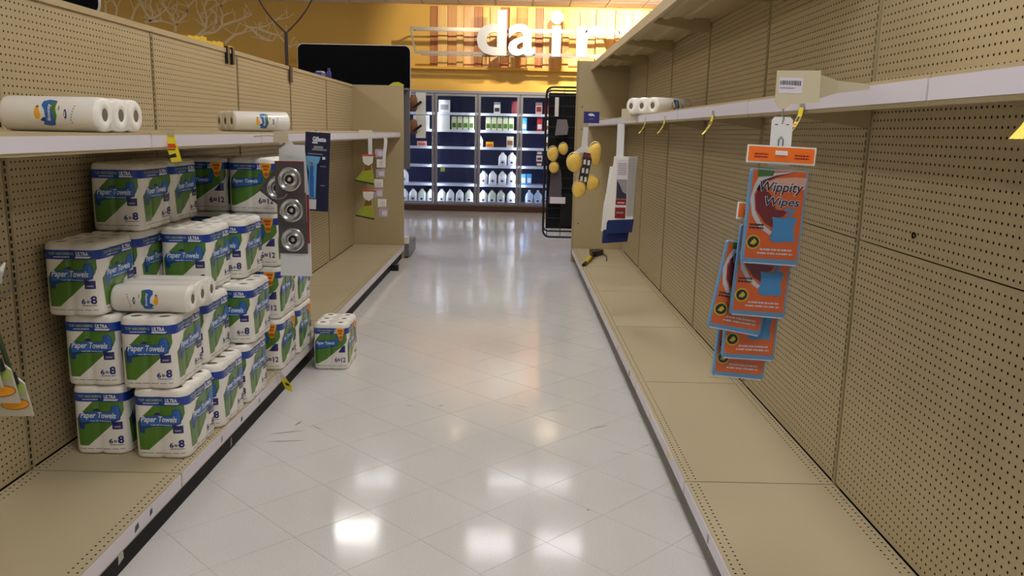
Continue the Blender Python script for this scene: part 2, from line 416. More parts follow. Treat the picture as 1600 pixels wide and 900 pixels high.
# mural branches (flat paint on the wall)
branches = [[(-4.97,2.76),(-4.79,2.9),(-4.64,2.94),(-4.57,3.03),(-4.39,3.02),(-4.21,3.07),(-4.09,3.16),(-3.89,3.19)],[(-4.52,3.02),(-4.41,2.91),(-4.26,2.82),(-4.15,2.81)],[(-4.39,3.01),(-4.26,2.96),(-4.04,2.9),(-3.86,2.71)],[(-5.45,2.85),(-5.28,3.0),(-5.25,3.15),(-5.29,3.33),(-5.22,3.45)],[(-5.4,2.85),(-5.29,2.91),(-5.13,2.93),(-5.01,3.03),(-4.98,3.2),(-5.02,3.35),(-4.93,3.46)],[(-4.99,3.05),(-4.79,3.12),(-4.63,3.17),(-4.49,3.23)],[(-5.1,3.05),(-5.09,3.24),(-5.2,3.31)],[(-5.28,3.0),(-5.36,3.17),(-5.42,3.3)],[(-6.31,3.07),(-6.19,3.12),(-6.16,3.24),(-6.2,3.35),(-6.17,3.44)],[(-6.19,3.12),(-6.05,3.2),(-5.91,3.31)],[(-6.19,3.12),(-6.28,3.22),(-6.39,3.43)],[(-6.24,3.09),(-6.01,3.1),(-5.79,3.04)],[(-5.8,2.93),(-5.79,3.04),(-5.7,3.12),(-5.58,3.23),(-5.55,3.34),(-5.46,3.45)],[(-5.79,3.04),(-5.83,3.17),(-5.92,3.27),(-6.0,3.4)],[(-6.53,3.11),(-6.47,3.26),(-6.42,3.35)],[(-6.79,3.17),(-6.76,3.3),(-6.84,3.42)],[(-6.96,3.21),(-6.95,3.38)]]
mb = MB()
def stroke(pts, w0, w1):
    n = len(pts)
    for i in range(n-1):
        (x0, z0), (x1, z1) = pts[i], pts[i+1]; d = math.hypot(x1-x0, z1-z0) or 1; nx, nz = -(z1-z0)/d, (x1-x0)/d
        a = w0+(w1-w0)*i/(n-1); b = w0+(w1-w0)*(i+1)/(n-1); y = 14.597-(len(mb.v) % 7)*.0002
        mb.add([(x0-nx*a, y, z0-nz*a), (x1-nx*b, y, z1-nz*b), (x1+nx*b, y, z1+nz*b), (x0+nx*a, y, z0+nz*a)], [(0, 1, 2, 3)])
for b in branches:
    stroke(b, .024, .009)
    for (x, z) in b[1:]:
        for k in range(2):
            a = rnd.uniform(.2, PI-.2); l = rnd.uniform(.08, .2)
            e = (x+math.cos(a)*l, min(3.46, z+math.sin(a)*l)); e2 = (e[0]+rnd.uniform(-.06, .06), min(3.46, e[1]+rnd.uniform(0, .08)))
            stroke([(x, z), e, e2], .008, .004)
            a += rnd.uniform(-1, 1); stroke([e, (e[0]+math.cos(a)*.07, min(3.46, e[1]+abs(math.sin(a))*.07))], .005, .004)
mb.build('branch_mural', mural_m, wall)
# board cladding behind the sign
cl = empty('board_cladding', (0, 14.6, 2.44), 0, 'uneven vertical wooden boards in yellow, orange and brown cladding wall behind dairy sign', 'wall cladding')
x = -1.47; k = 0; pat = [2, 0, 1, 0, 3, 2, 0, 3, 2, 0, 1, 0, 2, 3, 0, 1, 0, 0, 3, 0, 0, 1, 0, 3, 0, 2]
while x < 2.9:
    wd = [.13, .17, .15, .12, .18, .14][k % 6]; dp = [.03, .075, .045, .10, .03, .06][(k*7) % 6]
    MB().box(x, x+wd-.006, -dp, 0, .002, .99).build('board', woods[pat[k % len(pat)]], cl); x += wd; k += 1
# sign
sg = empty('dairy_sign', (0, 13.98, 2.6), 0, 'large white lowercase dairy lettering mounted on grey rails over the cooler', 'sign')
r = MB(); r.box(-1.72, 2.4, -.01, .01, .37, .42); r.build('rail', rail_m, sg)
r = MB(); r.box(-1.66, 2.4, -.01, .01, 0.0, .045); r.build('rail', rail_m, sg)
r = MB(); r.prism([(-1.75, .42), (-1.72, .42), (-1.64, 0), (-1.67, 0)], -.012, .012); r.build('rail_end', rail_m, sg, True)
r = MB(); r.box(-1.72, 2.4, .3, .32, .39, .41); r.box(-1.60, 2.4, .3, .32, .0, .02); r.box(-1.70, -1.68, 0, .32, .39, .41); r.box(2.3, 2.32, 0, .5, .39, .41); r.box(.6, .62, 0, .5, .39, .41)
r.build('rear_rail', rail_m, sg)
def letter(ch, x0, x1, z0, z1, bold=.03):
    vs_, fs = text_mesh(ch, bold)
    bm = bmesh.new(); vv = [bm.verts.new((x0+a*(x1-x0), -.07, z0+b*(z1-z0))) for a, b in vs_]
    for f in fs: bm.faces.new([vv[i] for i in f])
    bmesh.ops.remove_doubles(bm, verts=bm.verts, dist=1e-5)
    e = bmesh.ops.extrude_face_region(bm, geom=bm.faces[:]); bmesh.ops.translate(bm, verts=[v for v in e['geom'] if isinstance(v, bmesh.types.BMVert)], vec=(0, .055, 0))
    bmesh.ops.recalc_face_normals(bm, faces=bm.faces)
    me = bpy.data.meshes.new('letter'); bm.to_mesh(me); bm.free(); me.materials.append(sign_w); return link('letter', me, sg)
letter('d', -.655, -.17, -.01, .70, .03); letter('a', -.145, .30, -.01, .49, .022)
li = MB(); li.box(.56, .71, -.07, -.015, -.01, .47); li.lathe([(0, -.07), (.105, -.07), (.105, -.015), (0, -.015)], 24, 0, (.635, 0, .60), 'y', smooth=False); li.build('letter', sign_w, sg, True)
letter('r', .96, 1.42, -.01, .48, .03); letter('y', 1.62, 2.12, -.18, .47, .03)
# spots washing the sign wall
def spot(x, y, z, tx, ty, tz, e, ang=70):
    d = bpy.data.lights.new('spot_lamp', 'SPOT'); d.energy = e; d.spot_size = R(ang); d.spot_blend = .5; d.shadow_soft_size = .03; d.color = (1, .86, .62)
    o = bpy.data.objects.new('spot_lamp', d); C.objects.link(o); o.location = (x, y, z)
    o.rotation_euler = (Vector((tx, ty, tz))-Vector((x, y, z))).to_track_quat('-Z', 'Y').to_euler()
    tag(o, 'warm spotlight at the ceiling aimed at the dairy sign wall', 'spotlight', 'sign spotlights')
for x, e in ((-.9, .35), (.6, .8), (2.0, 1.8)): spot(x, 12.6, 3.38, x+.1, 14.6, 2.85, SPOT*e, 90)

# ------------------------------------------------------------------ shelving bays
PW = 1.19; BD = 0.538
full = lambda i, j, nu, nv: True
ps = {}
def panel_mesh(h_):
    k = round(h_, 3)
    if k not in ps: ps[k] = peg_sheet(PW-.004, h_, full).mesh('perforated_panel', [tan, backing])
    return ps[k]
deck_me = peg_sheet(PW+.023, BD, lambda i, j, nu, nv: j in (0, 1, nv-2, nv-1), plane='z').mesh('base_deck', [tan_deck, backing])
def upright_mesh(z0, z1):
    mb = MB(); P = .0254; n = int((z1-z0)/P)
    # face with a column of slots
    for i in range(n):
        a = z0+i*P; b = a+P; s0, s1 = a+.005, a+.021
        def q(y0, y1, c, d): mb.add([(0, y0, c), (0, y1, c), (0, y1, d), (0, y0, d)], [(0, 1, 2, 3)])
        q(-.013, -.0120, a, b); q(-.0005, .013, a, b); q(-.0120, -.0005, a, s0); q(-.0120, -.0005, s1, b)
        for y0, y1 in ((-.0120, -.0005),): mb.add([(-.004, y0, s0), (-.004, y1, s0), (-.004, y1, s1), (-.004, y0, s1)], [(0, 1, 2, 3)], 1)
    mb.add([(0, -.013, z0+n*P), (0, .013, z0+n*P), (0, .013, z1), (0, -.013, z1)], [(0, 1, 2, 3)])
    mb.box(-.03, 0, -.0135, -.013, z0, z1); mb.box(-.03, 0, .013, .0135, z0, z1)
    mb.prism([(.004, z0), (.009, z0), (.009, z1), (.004, z1)], -.003, .003, 0) if False else None
    mb.box(0, .0012, .005, .010, z0, z1)
    return mb.mesh('upright', [tan_dark, backing])
up_me = {}
lab_me = MB().box(0, .0035, .006, PW+.02, .100, .1475).mesh('label_strip', label_w)
lip_me = MB().box(-.012, 0, .001, PW+.027, .092, .1499).mesh('deck_lip', tan_deck)
def bay(side, yj, seam, top, label, group, skip_panels=False):
    """side 'R': bay spans y from yj to yj+1.22 on the right wall of shelves; local x points to the aisle"""
    if side == 'L': t = empty('shelving_bay', (-1.715, yj, 0), 0, label, 'shelving', group)
    else: t = empty('shelving_bay', (1.18, yj+1.22, 0), PI, label, 'shelving', group)
    k = (seam, top)
    if k not in up_me: up_me[k] = upright_mesh(.06, top)
    u = link('upright', up_me[k], t)
    u.location = (0, 1.206, 0) if side == 'R' else (0, .014, 0)
    zs = [(.156, seam-.002), (seam+.002, top)]
    for a, b in zs: link('perforated_panel', panel_mesh(b-a), t, (-.003, .029 if side == 'L' else .005, a))
    MB().box(-.034, -.020, .004, 1.216, .06, top-.01).build('backing_sheet', backing, t)  # near-black sheet added so the peg holes look shaded
    MB().box(-.07, .006, .001, 1.219, top, top+.025).build('top_cap', tan, t)
    link('base_deck', deck_me, t, (0, .0035, .15))
    link('deck_lip', lip_me, t, (BD+.0, .0, 0))
    link('label_strip', lab_me, t, (BD, 0, 0))
    MB().box(BD-.06, BD-.045 if side == 'R' else BD-.03, 0, 1.22, 0, .10).build('kick_plate', kick_g if side == 'R' else kick_b, t)
    MB().box(0, BD-.06, .01, 1.21, .04, .142).build('base_frame', backing, t)
    return t
ordR = ['mostly behind the camera', 'nearest bay seen at the right edge of the picture', 'second bay along, behind the hanging orange wipes', 'third bay along the bare right run', 'fourth bay along the bare right run', 'fifth bay along the bare right run, beside the hanging navy mitts', 'last bay of the bare right run, against its end panel']
YR = 2.819; YL = 2.80
baysR = []
for n in range(-2, 5): baysR.append(bay('R', YR+1.22*n, 1.042, 2.09, 'tan perforated shelving bay, '+ordR[n+2], 'tan shelving bays on the right'))
ordL = ['mostly behind the camera', 'nearest bay seen at the left edge of the picture', 'holding the front of the paper towel stacks', 'behind the far paper towel packs', 'third from the far end of the left run', 'second from the far end of the left run', 'last of the left run, against its end panel']
baysL = []
for n in range(-2, 5): 
    lab = ['tan shelving bay, ', 'tan shelving bay, ', 'left tan shelving bay ', 'left tan shelving bay ', 'tan shelving bay, ', 'tan shelving bay, ', 'tan shelving bay, '][n+2]+ordL[n+2]
    baysL.append(bay('L', YL+1.22*n, 1.318, 1.805, lab, 'tan shelving bays on the left'))
# bolt on the near right panel
MB().lathe([(0, -.006), (.008, -.005), (.010, 0)], 10, 0, (0, 0, 0), 'x').xf(Matrix.Translation((.002, .386, 1.104))).build('bolt', backing, baysR[1])

# shelves: local x from back (0) to front (D), y 0..1.22
def shelf_parts(t, D, strip=True, lipdark=False):
    s = MB(); s.box(.004, D, .003, 1.217, -.006, 0); s.box(D-.004, D, .003, 1.217, -.058, -.006); s.box(D-.02, D-.004, .003, 1.217, -.058, -.054)
    s.box(.006, .010, .003, 1.217, -.03, -.006)
    s.build('shelf_plate', tan, t)
    r = MB()
    for x in (D*.36, D*.68): r.prism([(x-.03, -.006), (x-.018, -.018), (x+.018, -.018), (x+.03, -.006)], .02, 1.2)
    r.build('stiffener', tan, t, True)
    for y in (.012, 1.204):
        MB().prism([(.004, -.007), (.004, -.085), (.03, -.085), (D-.03, -.034), (D-.03, -.007)], y-.002, y+.002).build('bracket', tan_dark, t, True)
    if strip:
        MB().box(D, D+.004, .004, 1.216, -.049, -.008).build('label_strip', label_w, t)
for n in range(-2, 5):
    nm = ['on the right, behind the camera', 'nearest the camera on the right', 'second along on the right, over the orange wipes', 'third along on the right', 'fourth along on the right', 'fifth along on the right, under the small towel pack', 'farthest along on the right, against end panel'][n+2]
    t = empty('metal_shelf', (1.18, YR+1.22*(n+1), 1.503), PI, 'eye-level tan metal shelf, '+nm, 'shelf', 'eye-level shelves on the right')
    shelf_parts(t, .405)
for n in range(-2, 5):
    nm = ['on the left, behind the camera', 'nearest the camera on the left, carrying towel rolls', 'second along on the left, over the stacked packs', 'third along on the left', 'fourth along on the left', 'fifth along on the left', 'farthest along on the left, against end panel'][n+2]
    t = empty('metal_shelf', (-1.715, YL+1.22*n, 1.353), 0, 'eye-level tan metal shelf, '+nm, 'shelf', 'eye-level shelves on the left')
    shelf_parts(t, .500)
for n in range(0, 5):
    nm = ['nearest', 'second from the camera', 'third from the camera', 'fourth from the camera', 'farthest, at the end panel'][n]
    t = empty('top_shelf', (1.18, YR+1.22*(n+1), 2.085), PI, 'empty tan top shelf seen from below along the right run, '+nm, 'shelf', 'top shelves on the right')
    shelf_parts(t, .405, False)
# end panels
t = tag(MB().box(.632, 1.19, 8.925, 8.95, 0, 2.12).build('end_panel', tan), 'tall plain tan end panel closing the right shelving run', 'panel')
ex = empty('x'); bpy.data.objects.remove(ex)
ep = MB(); ep.prism([(-1.72, 0), (-1.18, 0), (-1.18, 1.80), (-1.20, 1.83), (-1.72, 1.83)], 8.905, 8.93)
tag(ep.build('end_panel', tan, None, True), 'lower plain tan end panel closing the left shelving run', 'panel')
bk = MB().box(.635, .655, 8.921, 8.925, .10, 2.10).build('edge_fold', tan_dark, t)
for z in (1.42, 1.65, .42): MB().lathe([(0, -.002), (.006, -.0015), (.006, 0)], 8, 0, (.70, 8.924, z), 'y').build('screw', backing, t)

# price tags
def shelf_talker(loc, label, ang=25, h=.075, w_=.035, axis='R'):
    t = empty('price_tag', loc, 0, label, 'tag', 'yellow price tags')
    s = -1 if axis == 'R' else 1
    M = Matrix.Rotation(R(ang)*s, 4, 'X') if False else Matrix.Identity(4)
    mb = MB()
    n = 5; pr = []
    for k in range(n):
        a = k/(n-1); pr.append((s*(.004+.035*a*a), -h*a))
    vv = [(x, y, z) for x, z in pr for y in (-w_/2, w_/2)]
    mb.add(vv, [(2*k, 2*k+1, 2*k+3, 2*k+2) for k in range(n-1)])
    mb.add([(x-.0008*s, y, z) for x, y, z in vv], [(2*k, 2*k+2, 2*k+3, 2*k+1) for k in range(n-1)])
    mb.build('card', yellow_card, t)
    mb = MB(); mb.box(s*-.001 if s > 0 else -.003, .003 if s > 0 else .001, -w_/2, w_/2, -.002, .016); mb.build('clip', film_c, t)
    p = Print(); p.rect(-w_*.3, w_*.3, -h*.5, -h*.32, dark_ink); p.rect(-w_*.36, w_*.1, -h*.8, -h*.68, dark_ink); p.rect(-w_*.3, w_*.36, -h*.64, -h*.56, red_tag)
    p.build('print', [dark_ink, red_tag], t, lambda u, v, o: (s*(.004+.035*(v/h)**2+o+.0004), u, v))
    return t
for (y, z, l) in [(1.235, 1.46, 'at the right edge of the picture, on the nearest right shelf'), (2.28, 1.46, 'beside the hanging orange wipes'), (3.3, 1.46, 'on the right shelf edge, next beyond the wipes'), (4.35, 1.46, 'on the right shelf edge, under the small towel pack'), (5.0, 1.46, 'farthest on the right shelf edge')]:
    shelf_talker((.771, y, z), 'yellow price tag '+l)
# tags facing the camera on the left
t = empty('price_tag', (-1.205, 2.93, 1.345), 0, 'yellow and red price tag hanging over the stacked packs from the left shelf', 'tag')
mb = MB(); mb.prism([(-.022, 0), (.018, 0), (.040, -.09), (.004, -.094)], -.001, .0); mb.build('card', yellow_card, t, True)
p = Print(); p.poly([(-.012, -.03), (.020, -.03), (.024, -.045), (-.008, -.045)], red_tag); p.poly([(-.004, -.07), (.02, -.062), (.024, -.075), (.0, -.08)], dark_ink); p.rect(-.008, .02, -.052, -.048, dark_ink)
p.build('print', [red_tag, dark_ink], t, flat_y(0, -.001, 0))
MB().box(-.026, .02, -.0015, .0005, -.006, .02).build('clip', film_c, t)
t = empty('price_tag', (-1.17, 4.08, .145), 0, 'crumpled yellow and white price tag on the left base edge above the floor', 'tag')
mb = MB(); mb.add([(-.035, -.01, .008), (.012, -.03, .010), (.030, -.02, -.025), (-.005, .0, -.030)], [(0, 3, 2, 1)], 1)
mb.add([(-.005, .0, -.030), (.030, -.02, -.025), (.060, -.03, -.060), (.058, -.02, -.095), (.022, -.01, -.085)], [(0, 4, 3, 2, 1)])
mb.add([(.02, -.016, -.045), (.042, -.027, -.05), (.048, -.026, -.062), (.026, -.016, -.06)], [(0, 3, 2, 1)], 2)
mb.build('card', [yellow_card, white_p, dark_ink], t)
for (bi, y, z0, z1, dy, m, nm) in ((8, 2.42, .112, .136, .03, dark_ink, 'torn_sticker'), (8, 2.53, .115, .138, .02, dark_ink, 'torn_sticker'), (8, 2.37, .03, .095, .035, white_p, 'paper_scrap'), (9, 3.20, .11, .135, .02, grey_ink, 'torn_sticker'), (9, 3.45, .108, .13, .02, dark_ink, 'torn_sticker'), (9, 3.40, .01, .05, .02, grey_ink, 'paper_scrap'), (9, 3.7, .11, .13, .025, grey_ink, 'torn_sticker')):
    b_ = baysL[bi-7]; xx = BD+.0036 if z0 > .1 else BD-.030
    mb = MB(); yl = y-(YL+1.22*(bi-9)); mb.prism([(yl, z0), (yl+dy, z0+.006), (yl+dy*.9, z1), (yl+dy*.2, z1-.004)], xx, xx+.001, 0, 'x'); mb.build(nm, m, b_, True)
for (n_, y, w_) in ((1, 2.0, .03), (1, 2.45, .02), (2, 3.15, .03), (2, 3.6, .02), (3, 4.3, .04), (3, 4.8, .02), (4, 5.6, .03), (5, 6.7, .03)):
    b_ = baysR[n_]; yl = (YR+1.22*(n_-1))-y
    MB().box(BD+.0036, BD+.0044, yl, yl+w_, .108, .138).build('torn_sticker', grey_ink if n_ % 2 else yellow_card, b_)
# small price labels on the strips
def sticker(par_y, x, z, sgn, mm=white_p): pass

# ------------------------------------------------------------------ paper towel packs
def outline(w_, d, nx, ny, rr=.042):
    def fn(u, off, z=.1):
        L = 2*(w_+d); u = u % L
        if u < w_: x, y, nxx, nyy = u, 0, 0, -1; dist = min([abs(u-w_*i/nx) for i in range(1, nx)] or [9])
        elif u < w_+d: x, y, nxx, nyy = w_, u-w_, 1, 0; dist = min([abs(y-d*i/ny) for i in range(1, ny)] or [9])
        elif u < 2*w_+d: x, y, nxx, nyy = w_-(u-w_-d), d, 0, 1; dist = min([abs(x-w_*i/nx) for i in range(1, nx)] or [9])
        else: x, y, nxx, nyy = 0, d-(u-2*w_-d), -1, 0; dist = min([abs(y-d*i/ny) for i in range(1, ny)] or [9])
        cx = min(max(x, rr), w_-rr); cy = min(max(y, rr), d-rr); dx, dy = x-cx, y-cy; l = math.hypot(dx, dy)
        ux, uy = dx/l, dy/l
        px, py = cx+ux*rr, cy+uy*rr
        ind = .0035*math.exp(-(dist/.011)**2)
        ind += .009*math.exp(-(dist/.009)**2)*max(0, 1-z/.035)
        return px+ux*(off-ind), py+uy*(off-ind)
    return fn
H = .268
def pack_art(w_, n12):
    """art on one face of width w_: made for 0.2 and stretched"""
    p = Print(); cvt = lambda x, y: ((x-205)/570*.2, (862-y)/690*.25)
    if n12:
        p.poly([cvt(*a) for a in [(330,290),(775,280),(790,380),(735,440),(430,690),(290,765),(225,765),(215,500),(240,400)]], green_p, 1)
        p.poly([cvt(*a) for a in [(235,420),(290,395),(560,385),(570,330),(610,320),(620,400),(600,470),(500,500),(300,530),(240,560)]], banner_d, 2)
        p.poly([cvt(*a) for a in [(245,425),(290,402),(560,395),(575,330),(610,325),(612,398),(590,455),(480,485),(300,510)]], banner_b, 3)
        p.text('Paper Towels', *[cvt(270,0)[0], cvt(560,0)[0]], cvt(0,470)[1], cvt(0,405)[1], white_ink, 4, .02, .25)
        p.text('6=12', cvt(560,0)[0], cvt(735,0)[0], cvt(0,740)[1], cvt(0,660)[1], navy_p, 2, .03)
        p.poly([cvt(*a) for a in [(620,580),(735,580),(735,470),(690,475)]], navy_p, 3)
        p.poly([(w_*0+.135, .268*.905), (.182, .268*.905), (.178, .215), (.170, .195), (.170, .178), (.160, .170), (.150, .178), (.148, .195), (.140, .215)], yel_tag, 5)
        p.rect(.145, .172, .222, .234, red_tag, 6); p.rect(.149, .168, .208, .218, red_tag, 6); p.ell(.160, .188, .010, .010, red_tag, 6, 14)
    else:
        p.poly([cvt(*a) for a in [(435,288),(768,280),(775,375),(735,435),(365,765),(262,765),(240,480),(300,420)]], green_p, 1)
        p.poly([cvt(*a) for a in [(285,425),(320,402),(615,392),(632,330),(700,318),(728,400),(712,480),(620,508),(420,515),(338,535),(333,585),(280,580),(270,500)]], banner_d, 2)
        p.poly([cvt(*a) for a in [(292,425),(325,406),(620,398),(640,335),(695,322),(712,400),(700,470),(600,488),(420,495),(300,510)]], banner_b, 3)
        p.text('Paper Towels', *[cvt(300,0)[0], cvt(672,0)[0]], cvt(0,482)[1], cvt(0,402)[1], white_ink, 4, .02, .25)
        p.lines(cvt(400,0)[0], cvt(620,0)[0], cvt(0,502)[1], cvt(0,490)[1], 1, white_ink, 4)
        p.rect(cvt(625,0)[0], cvt(738,0)[0], cvt(0,582)[1], cvt(0,500)[1], navy_p, 3)
        p.rect(cvt(645,0)[0], cvt(710,0)[0], cvt(0,562)[1], cvt(0,545)[1], grey_ink, 4)
        p.text('6', cvt(580,0)[0], cvt(622,0)[0], cvt(0,738)[1], cvt(0,685)[1], navy_p, 2, .03)
        p.text('=', cvt(632,0)[0], cvt(662,0)[0], cvt(0,724)[1], cvt(0,702)[1], navy_p, 2, .03)
        p.text('8', cvt(672,0)[0], cvt(742,0)[0], cvt(0,738)[1], cvt(0,652)[1], navy_p, 2, .04)
        p.lines(cvt(585,0)[0], cvt(745,0)[0], cvt(0,758)[1], cvt(0,746)[1], 1, navy_p, 2)
        p.poly([cvt(*a) for a in [(430,380),(470,360),(505,372),(495,388),(445,390)]], navy_p, 4)
    p.lines(cvt(280,0)[0], cvt(770,0)[0], cvt(0,805)[1], cvt(0,792)[1], 1, grey_ink, 1, 5)
    k = w_/.2
    q = p.scaled(k, 1)
    return q
def band_art(u0, w_, n12=False):
    p = Print(); k = w_/.2
    p.rect(u0, u0+w_, .208, .242, band_b, 1)
    p.text('TOP ABSORBING', u0+.028*k, u0+.115*k, .224, .2335, lime_ink, 2, .01); p.lines(u0+.045*k, u0+.10*k, .214, .219, 1, white_ink, 2, 9)
    p.text('ULTRA', u0+.124*k, u0+.168*k, .221, .236, white_ink, 2, .04); p.poly([(u0+.122*k, .213), (u0+.170*k, .213), (u0+.176*k, .219), (u0+.122*k, .219)], white_ink, 2)
    return p
PM = [band_b, green_p, banner_b, banner_d, navy_p, white_ink, lime_ink, yel_tag, red_tag, grey_ink]
def make_pack(w_, d, n12, loc, label, cat='paper towel pack', grp=None):
    t = empty('paper_towel_pack', loc, 0, label, 'paper towels', grp)
    f = outline(w_, d, 2, 3); L = 2*(w_+d); N = 110
    us = [L*k/N for k in range(N)]
    rings = [(.000, -.012), (.004, -.003), (.012, 0), (.03, 0), (H-.022, 0), (H-.010, -.003), (H-.005, -.008), (H-.004, -.03)]
    mb = MB(); vv = []
    for z, off in rings:
        for u in us: x, y = f(u, off, z); vv.append((x, y, z))
    ff = []
    for i in range(len(rings)-1):
        for k in range(N): ff.append((i*N+k, i*N+(k+1) % N, (i+1)*N+(k+1) % N, (i+1)*N+k))
    ff.append(tuple(range((len(rings)-1)*N, len(rings)*N))); ff.append(tuple(range(N-1, -1, -1)))
    mb.add(vv, ff, 0, True); mb.build('wrapper', wrap_w, t)
    rr = min(w_/2, d/3)/2-.002
    rm = None
    for i in range(2):
        for j in range(3):
            c = (w_*(i+.5)/2, d*(j+.5)/3)
            if rm is None:
                m2 = MB(); m2.lathe([(rr, -.02), (rr, -.006), (rr-.004, -.0035), (rr-.014, 0), (.024, 0), (.020, -.003)], 22)
                m2.lathe([(.020, -.003), (.019, -.0038), (0, -.0039)], 22, 1)
                rm = m2.mesh('towel_roll', [paper_w, core_m])
            link('towel_roll', rm, t, (c[0], c[1], H))
    art = pack_art(w_, n12); b = band_art(0, w_); b2 = band_art(w_, d); sd = pack_art(d*.93, False if not n12 else n12)
    allp = Print(); allp.it = art.it+b.it; fn = lambda u, v, o: (*f(u, o+.0003), v)
    allp.build('front_print', PM, t, fn, .008, (0, w_))
    allp = Print(); allp.it = sd.scaled(1, 1, w_+d*.03).it+b2.it
    allp.build('side_print', PM, t, fn, .008, (w_, w_+d))
    allp = Print(); allp.rect(w_+d, L, .208, .242, band_b, 1)
    q = pack_art(d, False).scaled(1, 1, 2*w_+d); allp.it += q.it
    allp.build('far_side_print', PM, t, fn, .008, (w_+d, L))
    return t
layers = ['bottom layer', 'second layer', 'third layer', 'top layer']
Z = [.1505, .1505+.270, .1505+.540, .1505+.810]
G8 = 'paper towel packs stacked on the left base shelf'
pk8 = None; pk12 = None
cols = [  # x0, y0, layer, kind, rz, label
 (-1.640, 2.955, 0, 8, 0, 'front stack by the pegboard, bottom layer'), (-1.652, 2.955, 1, 8, -.01, 'front stack by the pegboard, second layer'), (-1.690, 2.93, 2, 8, .0, 'front stack by the pegboard, third layer, jutting left'),
 (-1.400, 2.925, 0, 8, .0, 'front stack by the aisle, bottom layer'), (-1.432, 2.925, 1, 8, .015, 'front stack by the aisle, under the loose towel rolls'),
 (-1.660, 3.27, 0, 8, 0, 'second stack by the pegboard, bottom layer, hidden behind front pack'), (-1.680, 3.27, 1, 8, 0, 'second stack by the pegboard, second layer, hidden behind front pack'), (-1.685, 3.245, 2, 8, 0, 'second stack by the pegboard, third layer, edge just showing'), (-1.676, 3.27, 3, 8, 0, 'top layer beside the pegboard, frontmost, alone above the rest'),
 (-1.385, 3.25, 0, 8, 0, 'second stack by the aisle, bottom layer'), (-1.440, 3.26, 1, 8, 0, 'second stack by the aisle, second layer'), (-1.477, 3.42, 2, 8, 0, 'third layer directly behind the loose towel rolls'),
 (-1.675, 3.59, 0, 8, 0, 'third stack by the pegboard, bottom layer, hidden'), (-1.685, 3.59, 1, 8, 0, 'third stack by the pegboard, second layer, hidden'), (-1.695, 3.56, 2, 8, 0, 'third stack by the pegboard, third layer, hidden'), (-1.680, 3.59, 3, 8, 0, 'top layer by the pegboard, between the 8-pack and 12-pack'),
 (-1.375, 3.565, 0, 8, 0, 'third stack by the aisle, bottom layer'), (-1.360, 3.60, 1, 8, 0, 'pushed out over the aisle edge, second layer'), (-1.430, 3.74, 2, 8, 0, 'third layer beside the aisle, just before the orange-tagged packs'),
 (-1.412, 4.1, 0, 12, 0, 'front orange-tagged stack, bottom layer, above the yellow tag'), (-1.412, 4.1, 1, 12, 0, 'front orange-tagged stack, second layer'), (-1.412, 4.1, 2, 12, 0, 'front orange-tagged stack, third layer'), (-1.412, 4.1, 3, 12, 0, 'front orange-tagged stack, top layer, full face showing'),
 (-1.665, 4.13, 0, 12, 0, 'orange-tagged stack by the pegboard, bottom layer, hidden'), (-1.665, 4.13, 1, 12, 0, 'orange-tagged stack by the pegboard, second layer, hidden'), (-1.665, 4.13, 2, 12, 0, 'orange-tagged stack by the pegboard, third layer, hidden'), (-1.665, 4.13, 3, 12, 0, 'orange-tagged stack by the pegboard, top layer, in shadow'),
 (-1.405, 4.42, 0, 12, 0, 'rear orange-tagged stack, bottom layer, farthest on the shelf'), (-1.405, 4.42, 1, 12, 0, 'rear orange-tagged stack, second layer'), (-1.405, 4.42, 2, 12, 0, 'rear orange-tagged stack, third layer, behind the hanging strainers'), (-1.405, 4.42, 3, 12, 0, 'rear orange-tagged stack, top layer, behind the hanging strainers')]
for (x0, y0, l, k, rz, lab) in cols:
    lb = ('blue-banded paper towel pack, ' if k == 8 else 'paper towel pack, ')+lab
    if k == 8:
        if pk8 is None: pk8 = make_pack(.205, .30, False, (x0, y0, Z[l]), lb, grp=G8)
        else: dup(pk8, (x0, y0, Z[l]), rz, lb)
    else:
        if pk12 is None: pk12 = make_pack(.242, .30, True, (x0, y0, Z[l]), lb, grp=G8)
        else: dup(pk12, (x0, y0, Z[l]), rz, lb)
o = dup(pk12, (-1.145, 4.64, .0005), .0, 'orange-tagged paper towel pack standing alone on the aisle floor'); o.scale = (.84, 1.0, 1.02)

